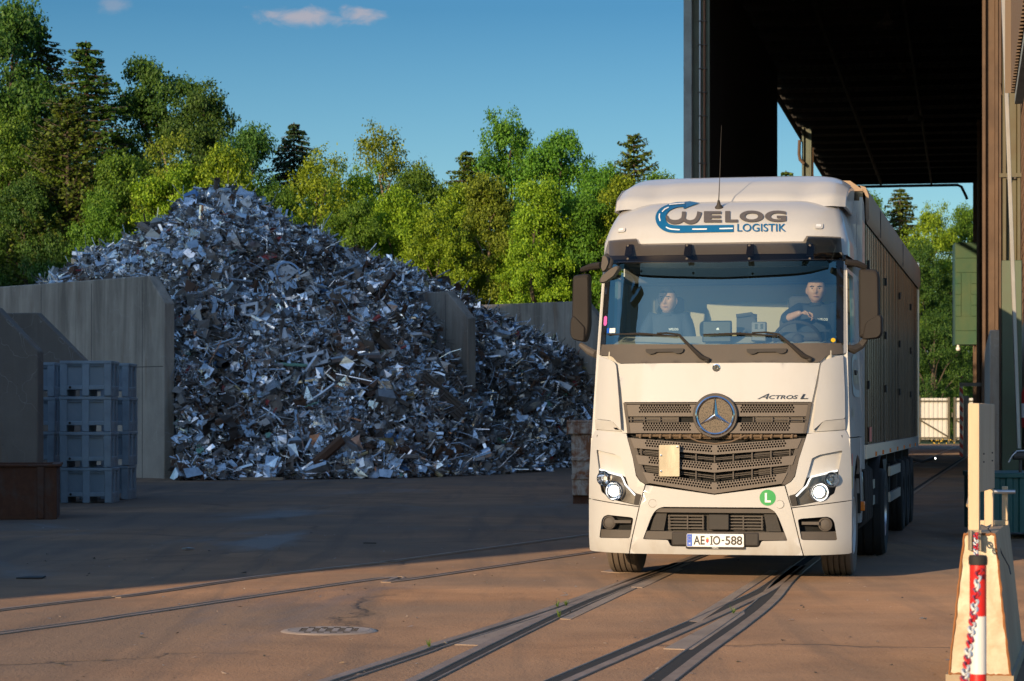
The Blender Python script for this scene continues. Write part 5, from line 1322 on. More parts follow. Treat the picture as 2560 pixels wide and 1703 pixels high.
for u_ in (.74,-.62):
    se=empty('seat',(u_,0,0),0,parent=it)
    mb=MB(); mb.box((-.25,.95,1.62),(.25,1.45,1.98)); o=mb.build('cushion',M_ind,se,30); bev(o,.05,3)
    mb=MB(); mb.box((-.24,1.20,1.98),(.24,1.36,2.62)); o=mb.build('backrest',M_ind,se,30); bev(o,.06,3)
    mb=MB(); mb.box((-.15,1.23,2.64),(.15,1.34,2.82)); o=mb.build('headrest',M_ind,se,30); bev(o,.05,3)
SWC=Vector((.745,.60,2.345)); SWM=Matrix.Translation(SWC)@Matrix.Rotation(R(38),4,'X')@RX
wh_=empty('steering_wheel',(0,0,0),0,parent=it)
mb=MB(); mb.lathe([(.225+.017*math.cos(a),.017*math.sin(a)) for a in np.linspace(0,2*math.pi,9)[:-1]],SWM,40,closed=True); mb.build('rim',M_pld,wh_)
mb=MB(); mb.sphere(SWM@Vector((0,0,-.02)),.06,14,8); 
for a in (R(5),R(175),R(270)): mb.tube([SWM@Vector((.04*math.cos(a),.04*math.sin(a),-.02)),SWM@Vector((.22*math.cos(a),.22*math.sin(a),0))],.018,6)
mb.build('hub',M_pld,wh_)
# --- wheels and chassis
def wheel(u,w_,parent,rimmat,dual=False,r=.505,wd=.315,name='wheel',tyre=None):
    o=empty(name,(u,w_,r),0,parent=parent); s=1 if u>0 else -1
    M=Matrix.Rotation(R(90*s),4,'Y'); h=wd/2
    prof=[(r*.58,-h*.9),(r*.80,-h),(r*.93,-h*.98),(r*.985,-h*.86)]
    for g in (-.55,-.18,.18,.55): prof+=[(r,h*(g-.045)),(r-.016,h*(g-.035)),(r-.016,h*(g+.035)),(r,h*(g+.045))]
    prof+=[(r*.985,h*.86),(r*.93,h*.98),(r*.80,h),(r*.58,h*.9)]
    mb=MB(); mb.lathe(prof,M,56); mb.build('tyre',tyre or M_rubber,o,25)
    mb=MB(); mb.lathe([(r*.59,h*.88),(r*.55,h*.95),(r*.50,h*.55),(r*.34,h*.35),(r*.30,h*.75),(r*.16,h*.9),(0,h*.92)],M,40); mb.build('rim',rimmat,o)
    mb=MB(); mb.lathe([(r*.59,-h*.88),(r*.3,-h*.5),(0,-h*.5)],M,24); mb.build('rim_back',M_dark,o)
    return o
M_tyre2=pm('shaded_tyre_rubber',(.022,.020,.018),.9,0,.2,5,.15,40)  # darker copy of the tyre rubber, shade under the trailer put into colour
M_rimw=pm('white_rim',(.62,.61,.59),.4,0,.08,4,dirt=(.3,.24,.18),damt=.3)
for s in (1,-1): wheel(s*1.085,1.45,truck,M_rimw)
for s in (1,-1): wheel(s*1.06,5.1,truck,M_alu2,wd=.60,tyre=M_tyre2)
ch=MB(); 
for s in (1,-1): ch.box((s*.42-.05,.5,.62),(s*.42+.05,6.0,.92))
ch.box((-1.0,1.38,.40),(1.0,1.52,.56)); ch.box((-.9,5.0,.42),(.9,5.2,.60)); ch.box((-1.0,.25,.45),(1.0,.34,1.2)); ch.box((-.7,.6,.55),(.7,2.2,1.3))
ch.build('chassis',M_dark,truck,0)
mb=MB(); mb.prism(rounded([(.62,.45),(1.25,.45),(1.25,1.05),(.62,1.05)],.16,5)[::-1],1.35,0,lambda x,z,t:Vector((x,2.45+t,z))); mb.build('fuel_tank',M_alu2,truck,40)
mb=MB(); mb.prism(rounded([(-1.25,.45),(-.62,.45),(-.62,1.05),(-1.25,1.05)],.16,5)[::-1],1.35,0,lambda x,z,t:Vector((x,2.45+t,z))); mb.build('fuel_tank',M_alu2,truck,40)
for i,w_ in enumerate((2.6,2.95,3.3,3.65)):
    mb=MB(); mb.tube([(1.18,w_,.42),(1.265,w_,.50),(1.275,w_,.75),(1.265,w_,1.02),(1.18,w_,1.08)],.022,6); mb.build('tank_strap',M_pld,truck)
mb=MB(); mb.grid(lambda a,b:Vector((.80+.50*b,5.1+.66*math.cos(R(10+160*a)),.50+.66*math.sin(R(10+160*a)))),18,2); mb.build('mudguard',M_dark,truck)
mb=MB()
for k in range(5): mb.tube([(.95+.05*k,3.9+.05*k,.95),(1.05+.04*k,3.92,1.20),(1.0+.04*k,3.7,1.32),(.9,3.2,1.25)],.020,6)
mb.build('coiled_hose',M_pld,truck)
for z in (.62,.80): 
    mb=MB(); mb.box((1.24,3.85,z),(1.27,4.35,z+.10)); mb.build('step_tread',M_alu2,truck,20)
# ================================================================ SEMI-TRAILER
trl=empty('semi_trailer',TO,-YAW,'long aluminium walking floor semi trailer with vertical planks and a rolled brown tarpaulin edge','trailer')
t=NT('planked_aluminium'); v=t.coord(); st=t.noise(t.coord(scale=(1,1,.05)),7,4,.6); n=t.noise(v,2.5,5,.6)
pk=t.ramp(t.noise(t.coord(scale=(0,1,0)),2.6,3,.7),[(.38,.15),(.62,.85)]); c=t.mix(1,t.mix(st,(.085,.065,.05),(.28,.225,.175)),pk,'MULTIPLY'); c=t.mix(t.math('MULTIPLY',t.ramp(n,[(.5,0),(.75,1)]),.5),c,(.14,.10,.07))
M_plank=t.out(t.bsdf(Base_Color=c,Metallic=.85,Roughness=t.math('ADD',.12,t.math('MULTIPLY',st,.16)),Normal=t.bump(st,.06,.01)))
TW0,TW1=2.78,16.0; TB,TT_=1.19,4.02
mb=MB(); mb.box((-1.235,TW0,TB),(1.235,TW1,TT_-.02)); mb.build('body',M_plank,trl,0)
for s in (1,-1):
    mb=MB(); y=TW0+.12; k=0
    while y<TW1-.1:
        wv=.34+.05*math.sin(k*2.3); mb.prism([(y,0),(y+.015,.026),(y+.11,.026),(y+.13,.010),(y+.18,.010),(y+.19,.020),(y+wv-.04,.020),(y+wv-.02,0)],TT_-TB-.14,0,lambda a,b,t:Vector((s*(1.2352+b),a,TB+.12+t))); y+=wv; k+=1
    mb.f=[f if s>0 else f[::-1] for f in mb.f]
    mb.build('side_plank',M_plank,trl,0)
    mb=MB(); mb.box((s*1.2375,TW0,TB-.04),(s*1.2375+s*.035,TW1,TB+.11)) if s>0 else mb.box((s*1.2725,TW0,TB-.04),(s*1.2375,TW1,TB+.11)); o=mb.build('sill',M_alu2,trl,20)
M_tarp=pm('brown_tarpaulin',(.34,.225,.135),.6,0,.2,2,.3,12,dirt=(.28,.23,.19),dscale=1.5,damt=.3)
mb=MB(); pr=[(1.20,TT_+.05),(1.262,TT_+.03),(1.295,TT_-.06),(1.300,TT_-.30),(1.275,TT_-.36),(1.262,TT_-.30),(1.262,TT_-.06)]
mb.prism(pr,TW1-TW0-.1,0,lambda x,z,t:Vector((x+.006*math.sin(t*2.1),TW0+.05+t,z-.0))); o=mb.build('tarpaulin',M_tarp,trl,40)
mb=MB(); mb.prism([(-1.25,TT_-.01),(1.25,TT_-.01),(1.1,TT_+.10),(0,TT_+.15),(-1.1,TT_+.10)],TW1-TW0-.1,0,lambda x,z,t:Vector((x,TW0+.05+t,z))); mb.build('roof_cover',M_tarp,trl,40)
for y in (4.9,10.2,15.9):
    mb=MB(); mb.box((1.300,y,TT_-.36),(1.306,y+.05,TT_-.05)); mb.build('tarp_strap',M_dark,trl,0)
for y in (3.15,6.5,9.9,13.2):
    mb=MB(); mb.box((1.2495,y,TB+.1),(1.262,y+.07,TT_-.36)); mb.build('side_post',M_plank,trl,0)
    for z in (1.9,2.55,3.2): 
        mb=MB(); mb.box((1.262,y-.01,z),(1.285,y+.08,z+.09)); o=mb.build('plank_lock',M_dark,trl,20)
mb=MB(); mb.box((1.28,TW1-.02,TB),(-1.28,TW1+.06,TT_+.06)); mb.build('rear_frame',M_alu2,trl,20)
mb=MB(); mb.box((1.2750,3.3,TB+.14),(1.2755,3.7,TB+.30)); mb.build('reflector_plate',M_red,trl,0)
cm=MB(); 
for s in (1,-1): cm.box((s*.5-.06,TW0+.3,.80),(s*.5+.06,TW1,1.15))
for y in (4,6,8,10,12,14): cm.box((-1.2,y,1.0),(1.2,y+.1,1.148))
cm.build('chassis',M_dark,trl,0)
for y in (11.4,12.7,14.0):
    for s in (1,-1): wheel(s*1.08,y,trl,M_dark,wd=.37,tyre=M_tyre2)
for y in (7.2,8.9):
    mb=MB(); mb.tube([(.9,y,1.0),(.9,y,.25)],.06,8); mb.box((.8,y-.1,.02),(1.0,y+.1,.06))
    mb.build('landing_leg',M_dark,trl,0) if y<8 else None
sg=empty('side_guard',(0,0,0),0,parent=trl)
for z in (.52,.85):
    mb=MB(); mb.box((1.22,8.0,z),(1.25,10.6,z+.12)); mb.build('guard_rail',M_alu2,sg,20)
for y in (8.3,10.2): 
    mb=MB(); mb.box((1.16,y,.5),(1.218,y+.08,1.0)); mb.build('bracket',M_dark,sg,0)
mb=MB(); mb.box((.55,6.0,.5),(1.22,7.6,1.08)); o=mb.build('pallet_box',M_dark,trl,20); bev(o,.02)
mb=MB(); mb.tube([(1.15,15.6,.95),(1.35,15.65,.90),(1.52,15.6,.95)],.022,8); mb.sphere((1.54,15.6,.955),.035,10,8); mb.build('tail_marker_arm',M_pld,trl)
mb=MB(); mb.sphere((1.55,15.57,.955),.014,10,8); mb.build('tail_marker_lamp',emit('marker_glow',(1,.97,.9),3.0),trl)
for y in (4.4,5.8,7.4,9.2,11.0,12.8,14.6):
    mb=MB(); mb.box((1.2735,y,TB-.03),(1.288,y+.11,TB+.02)); o=mb.build('side_marker',M_orange,trl,20)
# ================================================================ CRANE HALL
HA=R(10.75); HO=Vector((4.93,63.9,0))
hall=empty('crane_hall',HO,-HA,'tall open sided steel hall with a black roof underside, spanning behind the truck','hall')
M_hgreen=pm('hall_green_paint',(.075,.098,.066),.55,0,.15,3,.05,40,dirt=(.10,.075,.05),dscale=1.2,damt=.5)
M_hpale=pm('faded_grey_paint',(.34,.36,.33),.6,0,.12,2,.05,40,dirt=(.12,.11,.09),dscale=1.5,damt=.4)
M_hbrown=pm('brown_red_paint',(.115,.066,.036),.65,0,.18,2,.08,30,dirt=(.06,.04,.03),dscale=1.5,damt=.5)
M_deck=pm('dark_roof_deck',(.013,.010,.008),.85,0,.25,1.5); M_clad2=pm('dark_cladding_shade',(.005,.0045,.004),.8,0,.2,2)  # cladding near-black, its colour also standing in for shade on the right wall
M_plank2=pm('orange_timber_boards',(.30,.16,.075),.75,0,.22,2,.2,20,stretch=(1,.2,6),dirt=(.16,.09,.05),dscale=1.0,damt=.4)
RH=14.76; HWD=7.49; HL=68.3
def hcol(x,y,wx,wy,z1,mat,name='column',z0=0,parent=hall):
    mb=MB(); f=wx*.22
    mb.box((x-wx/2,y-wy/2,z0),(x-wx/2+f,y+wy/2,z1)); mb.box((x+wx/2-f,y-wy/2,z0),(x+wx/2,y+wy/2,z1)); mb.box((x-wx/2+f,y-.02,z0),(x+wx/2-f,y+.02,z1))
    o=mb.build(name,mat,parent,20); bev(o,.012,1); return o
# left leg at the mouth: pale flange, green web with conduits
mb=MB(); mb.box((-.34,-.22,0),(-.12,.30,RH)); o=mb.build('column_flange',M_hpale,hall,20); bev(o,.012,1)
mb=MB(); mb.box((-.12,-.02,0),(.34,.05,RH)); mb.box((.30,-.14,0),(.345,-.021,RH)); mb.build('column_web',M_hgreen,hall,20)
mb=MB(); mb.tube([(.085,-.075,0),(.085,-.075,RH)],.03,8); mb.build('conduit',M_alu2,hall)
mb=MB(); mb.tube([(.20,-.075,0),(.20,-.075,RH)],.034,8); mb.build('conduit',pm('copper_pipe',(.24,.115,.065),.5,.5,.2,3),hall)
for k in range(22):
    z=.8+k*.63; mb=MB(); mb.box((.035,-.115,z),(.265,-.022,z+.03)); mb.build('pipe_clip',M_pl,hall,20)
for z in (3.5,7.2,10.9): 
    mb=MB(); mb.box((-.345,-.226,z),(-.118,-.2205,z+.03)); mb.build('splice_plate',M_hpale,hall,0)
# left side cladding, corrugated
mb=MB(); pr=[]; y=.10
while y<25.4: pr+=[(0,y),(.0,y+.12),(.04,y+.16),(.04,y+.28)]; y+=.32
vs=[(.10+a,b,z) for z in (0,RH-.2) for a,b in pr]; m=len(pr); mb.add(vs,[(i,i+m,i+1+m,i+1) for i in range(m-1)])
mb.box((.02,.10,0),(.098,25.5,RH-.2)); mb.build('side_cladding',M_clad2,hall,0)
hcol(.10,42.9,.42,.40,RH-.3,M_hgreen)
mb=MB(); mb.tube([(-.20,42.5,RH-.9),(-.22,42.5,RH-1.5),(-.18,42.5,RH-1.75),(.0,42.5,RH-1.95),(-.05,42.5,RH-2.3)][:4],.07,8); mb.build('downpipe_bend',M_hbrown,hall)
mb=MB(); mb.tube([(.36,42.85,0),(.36,42.85,RH-1.2)],.04,6); mb.build('downpipe',M_hbrown,hall)
for zz in (6.2,10.2):
    mb=MB(); mb.box((-.13,42.68,zz),(.42,42.695,zz+.05)); mb.build('strap',M_hbrown,hall,0)
# roof
mb=MB(); pr=[]; x=-.45
while x<HWD+.9: pr+=[(x,0),(x+.12,0),(x+.16,.05),(x+.28,.05)]; x+=.32
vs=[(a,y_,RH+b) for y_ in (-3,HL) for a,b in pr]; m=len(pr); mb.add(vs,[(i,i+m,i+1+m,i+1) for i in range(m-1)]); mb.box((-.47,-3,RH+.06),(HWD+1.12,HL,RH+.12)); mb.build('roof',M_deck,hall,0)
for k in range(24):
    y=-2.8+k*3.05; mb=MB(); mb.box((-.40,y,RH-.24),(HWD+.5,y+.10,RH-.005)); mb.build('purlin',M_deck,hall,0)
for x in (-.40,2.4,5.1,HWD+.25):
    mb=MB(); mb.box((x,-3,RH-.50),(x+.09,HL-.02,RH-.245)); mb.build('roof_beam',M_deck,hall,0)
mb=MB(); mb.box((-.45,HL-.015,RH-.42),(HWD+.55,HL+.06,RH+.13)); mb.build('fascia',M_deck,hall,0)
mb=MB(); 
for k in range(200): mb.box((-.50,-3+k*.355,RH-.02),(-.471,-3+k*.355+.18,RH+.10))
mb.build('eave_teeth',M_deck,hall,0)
for (x,y) in ((4.6,12.),(4.8,24.),(5.0,36.)):
    mb=MB(); mb.lathe([(.34,0),(.30,.12),(.1,.25),(.03,.6)],Matrix.Translation((x,y,RH-.95)),16); mb.build('hanging_lamp',M_pld,hall)
mb=MB(); mb.tube([(.3,HL-1,RH-.62),(6.55,HL-1,RH-.62),(6.75,HL-1,RH-.72),(7.0,HL-1,RH-1.25),(7.05,HL-1,RH-1.4)],.075,8); mb.build('cross_pipe',M_deck,hall)
# right row
hcol(HWD+.30,HL-2,.88,.6,RH-.5,M_hbrown); hcol(HWD+.25,40,.55,.5,RH-.5,M_hbrown); hcol(HWD+.17,.6,.42,.40,RH-.5,M_hbrown)
mb=MB(); mb.box((HWD+.78,-24,3.6),(HWD+.9,HL,8.6)); mb.build('right_wall',M_plank2,hall,0)
mb=MB()
for k in range(20): mb.box((HWD+.755,-24,3.62+k*.25),(HWD+.779,HL,3.62+k*.25+.222))
mb.build('boarding',M_plank2,hall,0)
mb=MB(); mb.box((HWD+.78,-24,8.601),(HWD+.9,HL,RH)); mb.build('upper_wall_shade',M_clad2,hall,0)  # upper wall coloured near-black in place of the roof's shade
mb=MB(); mb.box((HWD+.74,-24,0),(HWD+1.0,HL,3.6)); mb.build('plinth_wall',M_c1,hall,0)
for k in range(8):
    y=-12+k*10; mb=MB(); mb.tube([(HWD+.6,y,3.8),(HWD+.6,y+5,8.5)],.07,4); mb.tube([(HWD+.6,y+5,8.5),(HWD+.6,y+10,3.8)],.07,4); mb.tube([(HWD+.6,y,8.5),(HWD+.6,y+10,8.5)],.07,4); mb.build('bracing',M_hbrown,hall,0)
# concrete push wall in front of the right row
cw=empty('concrete_wall',(P(2502,0,48).x,48,0),-HA,'weathered grey concrete push wall behind the green steel column at the right','wall')
mb=MB(); mb.prism([(0,-.2),(28,-.2),(28,3.36),(0,3.36)][::-1],.22,0,lambda a,b,t:(t-.22,a,b)); bev(mb.build('slab',M_c1,cw,20),.02,1)
# near column
nc=empty('steel_column',(P(2529,0,36).x,36,0),-HA,'near green and brown steel column with a bolted collar at the right edge','column')
M_ncol=pm('olive_paint',(.095,.085,.042),.55,0,.15,3,.05,40,dirt=(.10,.06,.03),dscale=1.5,damt=.5)
hcol(0,0,.27,.26,12.5,M_ncol,'shaft',0,nc)
mb=MB(); mb.box((-.148,-.15,0),(.148,.15,3.95)); bev(mb.build('sleeve',pm('green_sleeve',(.075,.11,.06),.5,0,.12,3,.05,40,dirt=(.10,.07,.04),damt=.4),nc,20),.012,2)
mb=MB(); mb.box((-.185,-.17,5.19),(.14,-.131,5.25)); mb.build('collar',M_ncol,nc,20)
mb=MB(); 
for x in (-.06,.05): mb.sphere((x,-.15,5.175),.022,8,6)
mb.build('bolt',M_pl,nc)
mb=MB(); mb.box((-.185,-.05,0),(-.155,.0,12.5)); mb.build('angle_strip',M_hbrown,nc,20)
mb=MB(); mb.tube([(-.165,-.09,6.6),(-.165,-.09,12.4)],.02,8); mb.tube([(-.165,-.09,6.6),(-.15,-.1,6.45),(-.11,-.1,6.4)],.008,6); mb.build('cable_pipe',M_hbrown,nc)
hcol(.30,.35,.16,.26,12.5,M_ncol,'rear_shaft',0,nc)
# leaning galvanised bar
a=P(2547.5,1122,34); b=P(2506,-60,34.6)
mb=MB(); d=(b-a); n_=Vector((0,1,0)); s_=d.cross(n_).normalized()*.027
q=Vector((0,.02,0)); mb.add([a-s_-q,a+s_-q,b+s_-q,b-s_-q,a-s_+q,a+s_+q,b+s_+q,b-s_+q],[(0,1,2,3),(7,6,5,4),(0,4,5,1),(1,5,6,2),(2,6,7,3),(3,7,4,0)])
o=mb.build('metal_bar',pm('galvanised_bar',(.42,.40,.36),.45,.35,.15,4,dirt=(.35,.28,.22),damt=.4),None,20); bev(o,.006,1); tag(o,'long pale galvanised bar leaning in front of the green column at the right','bar')
# canopy fascia
cp_=empty('corrugated_canopy',(.19*33+.59,33,0),-R(10.75),'corrugated brown canopy with toothed lower edge in the top right corner','canopy')
mb=MB(); pr=[]; y=0.
while y<11: pr+=[(0,-y),(0,-y-.10),(.045,-y-.13),(.045,-y-.23)]; y+=.26
vs=[(a,b_,z) for z in (6.06,10.5) for a,b_ in pr]; m=len(pr); mb.add(vs,[(i,i+1,i+1+m,i+m) for i in range(m-1)]); mb.add([(-.08,0,6.06),(.3,0,6.06),(.3,0,10.5),(-.08,0,10.5)],[(0,1,2,3)])
mb.build('corrugated_sheet',pm('brown_sheet',(.125,.082,.05),.55,.1,.15,2),cp_,0)
mb=MB(); mb.box((.06,-11,6.02),(.9,-.02,6.3)); mb.build('soffit_beam',M_hbrown,cp_,20)
mb=MB(); mb.box((.05,-11,5.9),(.16,-.05,6.018)); mb.build('gutter',M_hpale,cp_,20)
# fire extinguisher
e=P(2575,1070,35.2); fe=empty('fire_extinguisher',e,0,'red fire extinguisher hanging at the right edge of the view','fire extinguisher')
mb=MB(); mb.lathe([(.0,0),(.115,0),(.125,.03),(.125,.52),(.09,.60),(.03,.63),(.03,.68),(0,.68)],Matrix(),24); mb.build('cylinder',pm('fire_red',(.50,.02,.02),.35,0,.05,3,coat=.3),fe)
mb=MB(); mb.lathe([(.1258,.15),(.1262,.15),(.1262,.36),(.1258,.36)],Matrix(),24); mb.build('paper_band',M_wht,fe)
mb=MB(); mb.tube([(.0,0,.68),(-.06,-.03,.74),(.09,-.03,.76)],.015,6); mb.build('handle',M_pld,fe)
# teal container with pump
tc=empty('teal_container',(P(2452,0,31.5).x,31.5,0),R(-3),'low dark teal corrugated steel container behind the barrier block at the right','container')
M_teal=pm('teal_paint',(.012,.105,.10),.45,0,.15,2,.05,30,dirt=(.03,.05,.045),damt=.4)
mb=MB(); pr=[];x=0.
while x<2.4: pr+=[(x,0),(x+.07,0),(x+.09,.025),(x+.15,.025)]; x+=.17
m=len(pr); mb.add([(a,b_,z) for z in (.09,.80) for a,b_ in pr],[(i,i+1,i+1+m,i+m) for i in range(m-1)]); mb.box((0,.026,.09),(2.4,1.6,.80)); mb.build('body',M_teal,tc,0)
mb=MB(); mb.box((-.02,-.02,.801),(2.42,1.62,.87)); bev(mb.build('rim',M_teal,tc,20),.012)
for x in (.1,2.1): 
    mb=MB(); mb.box((x,.05,0),(x+.15,1.5,.088)); mb.build('foot',M_dark,tc,20)
pv=empty('hand_pump',(P(2547,0,32).x,31.9,.87),0,'grey hand pump with a bent lever standing on the teal container','pump')
mb=MB(); mb.tube([(0,0,0),(0,0,.16)],.022,8); mb.tube([(-.10,-.02,.22),(.25,-.02,.22)],.055,12); mb.build('barrel',M_pl,pv)
mb=MB(); mb.tube([(-.17,-.06,.13),(-.12,-.06,.22),(-.06,-.06,.28),(.3,-.06,.30)],.012,8); mb.build('lever',M_alu2,pv)
# hanging control cabin
gc=P(2388,862,118); gb=empty('control_cabin',(gc.x,118,gc.z),-R(6),'green panelled metal control cabin hanging on the far brown hall column','cabin')
M_cab=pm('cabin_green',(.016,.082,.040),.5,0,.12,1.5,.05,20,dirt=(.11,.12,.04),dscale=.6,damt=.5)
Wc=.845; Hc=4.05; gb.scale=(1.242,)*3
mb=MB(); mb.box((0,.02,0),(Wc,1.4,Hc)); mb.build('shell',M_cab,gb,0)
def cpan(x0,z0,x1,z1,dy=0.): 
    mb=MB(); mb.box((x0+.008,-.012+dy,z0+.008),(x1-.008,.0195+dy,z1-.008)); bev(mb.build('sheet_panel',M_cab,gb,20),.006,1)
cpan(0,3.42,Wc,Hc); cpan(0,2.85,Wc,3.42); cpan(0,0,Wc,.55); cpan(0,.55,Wc,1.12)
for k in range(4):
    cpan(0,1.12+k*.4325,.24,1.12+(k+1)*.4325); cpan(.62,1.12+k*.4325,Wc,1.12+(k+1)*.4325)
mb=MB(); mb.box((.26,.0205,1.13),(.60,.024,2.84)); mb.build('recess',M_dark,gb,0)
mb=MB(); mb.prism([(.27,1.14),(.59,1.14),(.59,2.80),(.27,2.72)],.012,0,lambda x,z,t:Vector((x,.010+t,z))); mb.build('door_leaf',M_cab,gb,20)
mb=MB(); mb.tube([(.12,.1,0),(.12,.1,-.08)],.05,8); mb.sphere((.12,.1,-.16),.09,12,8); mb.build('lamp_globe',M_wht,gb)
mb=MB(); mb.box((Wc-.05,.3,-.25),(Wc,.6,-.002)); mb.build('bracket',M_hbrown,gb,0)
# barrier frame with striped post
bo=G(2402,1142); bf=empty('striped_barrier',(bo.x,bo.y,0),-R(4),'grey tubular barrier frame with a red and white striped post, far under the hall','barrier')
t=NT('red_white_stripes'); sx=t.n('SeparateXYZ',{'Vector':t.coord()}); wv=t.math('FRACT',t.math('MULTIPLY',t.math('ADD',sx.outputs[2],sx.outputs[0]),2.6)); M_strp=t.out(t.bsdf(Base_Color=t.mix(t.math('GREATER_THAN',wv,.5),(.55,.07,.05),(.60,.55,.50)),Roughness=.6))
M_fg=pm('frame_grey',(.30,.29,.27),.6,.1,.15,3,dirt=(.2,.15,.1),damt=.4)
mb=MB(); mb.box((-.05,-.05,0),(.09,.05,2.95)); mb.build('striped_post',M_strp,bf,20)
mb=MB(); mb.box((.12,.0,0),(.34,.2,2.55)); bev(mb.build('post_box',M_fg,bf,20),.02)
mb=MB(); mb.box((-.05,-.06,2.952),(1.02,.06,3.10)); mb.box((.90,-.05,0),(1.02,.05,2.95)); mb.box((.342,-.03,2.0),(.898,.03,2.1)); mb.build('frame_tube',M_fg,bf,20)
# corrugated gate and fence
GY=157.
def cfence(px0,px1,name,label,cat,post=True,brace=False,h=2.95):
    x0=P(px0,0,GY).x; x1=P(px1,0,GY).x; o=empty(name,(x0,GY,0),0,label,cat); wd=x1-x0
    mb=MB(); pr=[];x=.0
    while x<wd-.2: pr+=[(x,0),(x+.13,0),(x+.17,.06),(x+.25,.06)]; x+=.29
    m=len(pr); mb.add([(a,b_,z) for z in (.25,h) for a,b_ in pr],[(i,i+1,i+1+m,i+m) for i in range(m-1)]); mb.build('corrugated_sheet',M_fence,o,0)
    for z in (.30,1.55,h-.25):
        mb=MB(); mb.box((.12,-.07,z),(wd-.12,-.005,z+.10)); mb.build('rail',M_fpost,o,0)
    if brace:
        mb=MB(); mb.tube([(.14,-.11,1.5),(wd*.96,-.11,.4)],.05,4); mb.build('brace',M_fpost,o,0)
    for x in (0,wd-.12):
        mb=MB(); mb.box((x,-.10,0),(x+.12,.10,h+.06)); mb.build('post',M_fpost,o,0)
    return o
M_fence=pm('white_corrugated',(.62,.60,.55),.5,0,.10,2,dirt=(.45,.40,.33),damt=.3); M_fpost=pm('gate_post_brown',(.10,.085,.055),.6)
cfence(2120,2293,'fence_panel','white corrugated fence hidden mostly behind the trailer','fence')
g1=cfence(2295,2374,'gate_leaf','white corrugated gate leaf with diagonal brace, left of the latch post','gate',brace=True)
g2=cfence(2384,2470,'gate_leaf','white corrugated gate leaf right of the latch post, behind the striped barrier post','gate',brace=True)
mb=MB(); mb.box((-.16,-.16,1.7),(-.06,-.10,2.0)); mb.build('latch',M_fpost,g2,0)
mb=MB(); mb.add([(10,150.5,.012),(60,150.5,.012),(60,175,.012),(10,175,.012)],[(0,1,2,3)]); tag(mb.build('verge',pm('grass_verge',(.07,.10,.02),.9,0,.4,3,.5,8),None,0),kind='structure')
fl=G(2345,1110); mb=MB()
for k in range(16):
    p=Vector((fl.x+rng.gauss(0,.5),150.8+rng.uniform(-.2,.4),rng.uniform(.05,.3))); mb.sphere(p,.045,5,4)
tag(mb.build('yellow_flowers',pm('flower_yellow',(.7,.42,.03),.6),None),'patch of yellow flowers at the foot of the white gate','flowers',kind='stuff')
# ================================================================ BARRIER BLOCK, SIGN BOARD, POST AND CHAIN
bb=empty('barrier_block',(P(2449,0,14.24).x,14.24,0),-math.atan(.25),'beige steel clad barrier block with rusty welded edges at the lower right','barrier block')
M_bei=pm('scuffed_beige_steel',(.50,.43,.33),.42,.45,.22,5,.2,7,dirt=(.30,.19,.10),dscale=6,damt=.6)
M_bed=pm('brown_clad_side',(.36,.27,.17),.6,.1,.14,2,.08,30,dirt=(.24,.16,.09),dscale=1.5,damt=.5)
M_weld=pm('rust_weld',(.30,.12,.04),.85,.1,.4,9,.6,40)
L_,wb,wt,hb=2.0,.178,.088,.893
mb=MB(); mb.add([(-wb,0,.06),(wb,0,.06),(wt,0,hb),(-wt,0,hb)],[(0,1,2,3)]); mb.build('end_plate',M_bei,bb,0)
mb=MB(); vs=[(-wb,0,.06),(wb,0,.06),(wt,0,hb),(-wt,0,hb)]; vs+=[(x,L_,z) for x,y,z in vs]
mb.add(vs,[(1,5,6,2),(2,6,7,3),(3,7,4,0),(5,4,7,6),(0,4,5,1)]); mb.build('side_cladding',M_bed,bb,0)
mb=MB(); 
def wob(a,b,n=26):
    a=Vector(a);b=Vector(b); return [a+(b-a)*i/n+Vector((rng.gauss(0,.002),-.003+rng.gauss(0,.002),rng.gauss(0,.002))) for i in range(n+1)]
for a,b in (((-wb,0,.06),(-wt,0,hb)),((wb,0,.06),(wt,0,hb)),((-wt,0,hb),(wt,0,hb)),((-wb,0,.06),(wb,0,.06))): mb.tube(wob(a,b),[rng.uniform(.005,.010) for _ in range(27)],6)
mb.build('weld_edge',M_weld,bb)
mb=MB(); mb.box((-wb-.02,-.01,0),(wb+.02,L_+.01,.058)); mb.build('base_plate',M_bed,bb,20)
sb=empty('sign_board',(P(2434,0,14.5).x,14.5,hb),-math.atan(.205)-R(5.5),'tall pale timber and plywood board standing edge on upon the barrier block','sign board')
M_ply=pm('pale_plywood',(.56,.40,.25),.7,0,.14,2.5,.1,20,stretch=(3,3,.5),dirt=(.38,.24,.13),dscale=2.5,damt=.35)
M_tim=pm('pale_timber',(.60,.46,.30),.7,0,.14,3,.1,20,stretch=(3,3,.4),dirt=(.36,.24,.14),dscale=3,damt=.35)
HB=1.672-hb
mb=MB(); mb.box((-.033,0,.0),(.033,.07,HB)); bev(mb.build('front_post',M_tim,sb,20),.003,1)
mb=MB(); mb.box((.012,.071,.24),(.033,.92,HB)); bev(mb.build('panel',M_ply,sb,20),.003,1)
mb=MB(); mb.box((-.02,.80,0),(.035,.86,.238)); bev(mb.build('rear_post',M_tim,sb,20),.003,1)
mb=MB()
for z in (.42,.47): 
    for y in (.25,.75): mb.sphere((.034,y,z),.006,6,4)
mb.build('screw',M_grime_shade,sb)
hr=empty('hand_rail',(P(2480,0,15.6).x,15.5,hb),-math.atan(.25),'small bracket of timber posts and a metal tube beside the plywood board','bracket')
mb=MB(); mb.box((-.10,-.05,0),(.085,.0,.03)); bev(mb.build('foot_bar',M_tim,hr,20),.003,1)
mb=MB(); mb.box((.045,-.045,.031),(.082,-.01,.25)); bev(mb.build('post',M_tim,hr,20),.003,1)
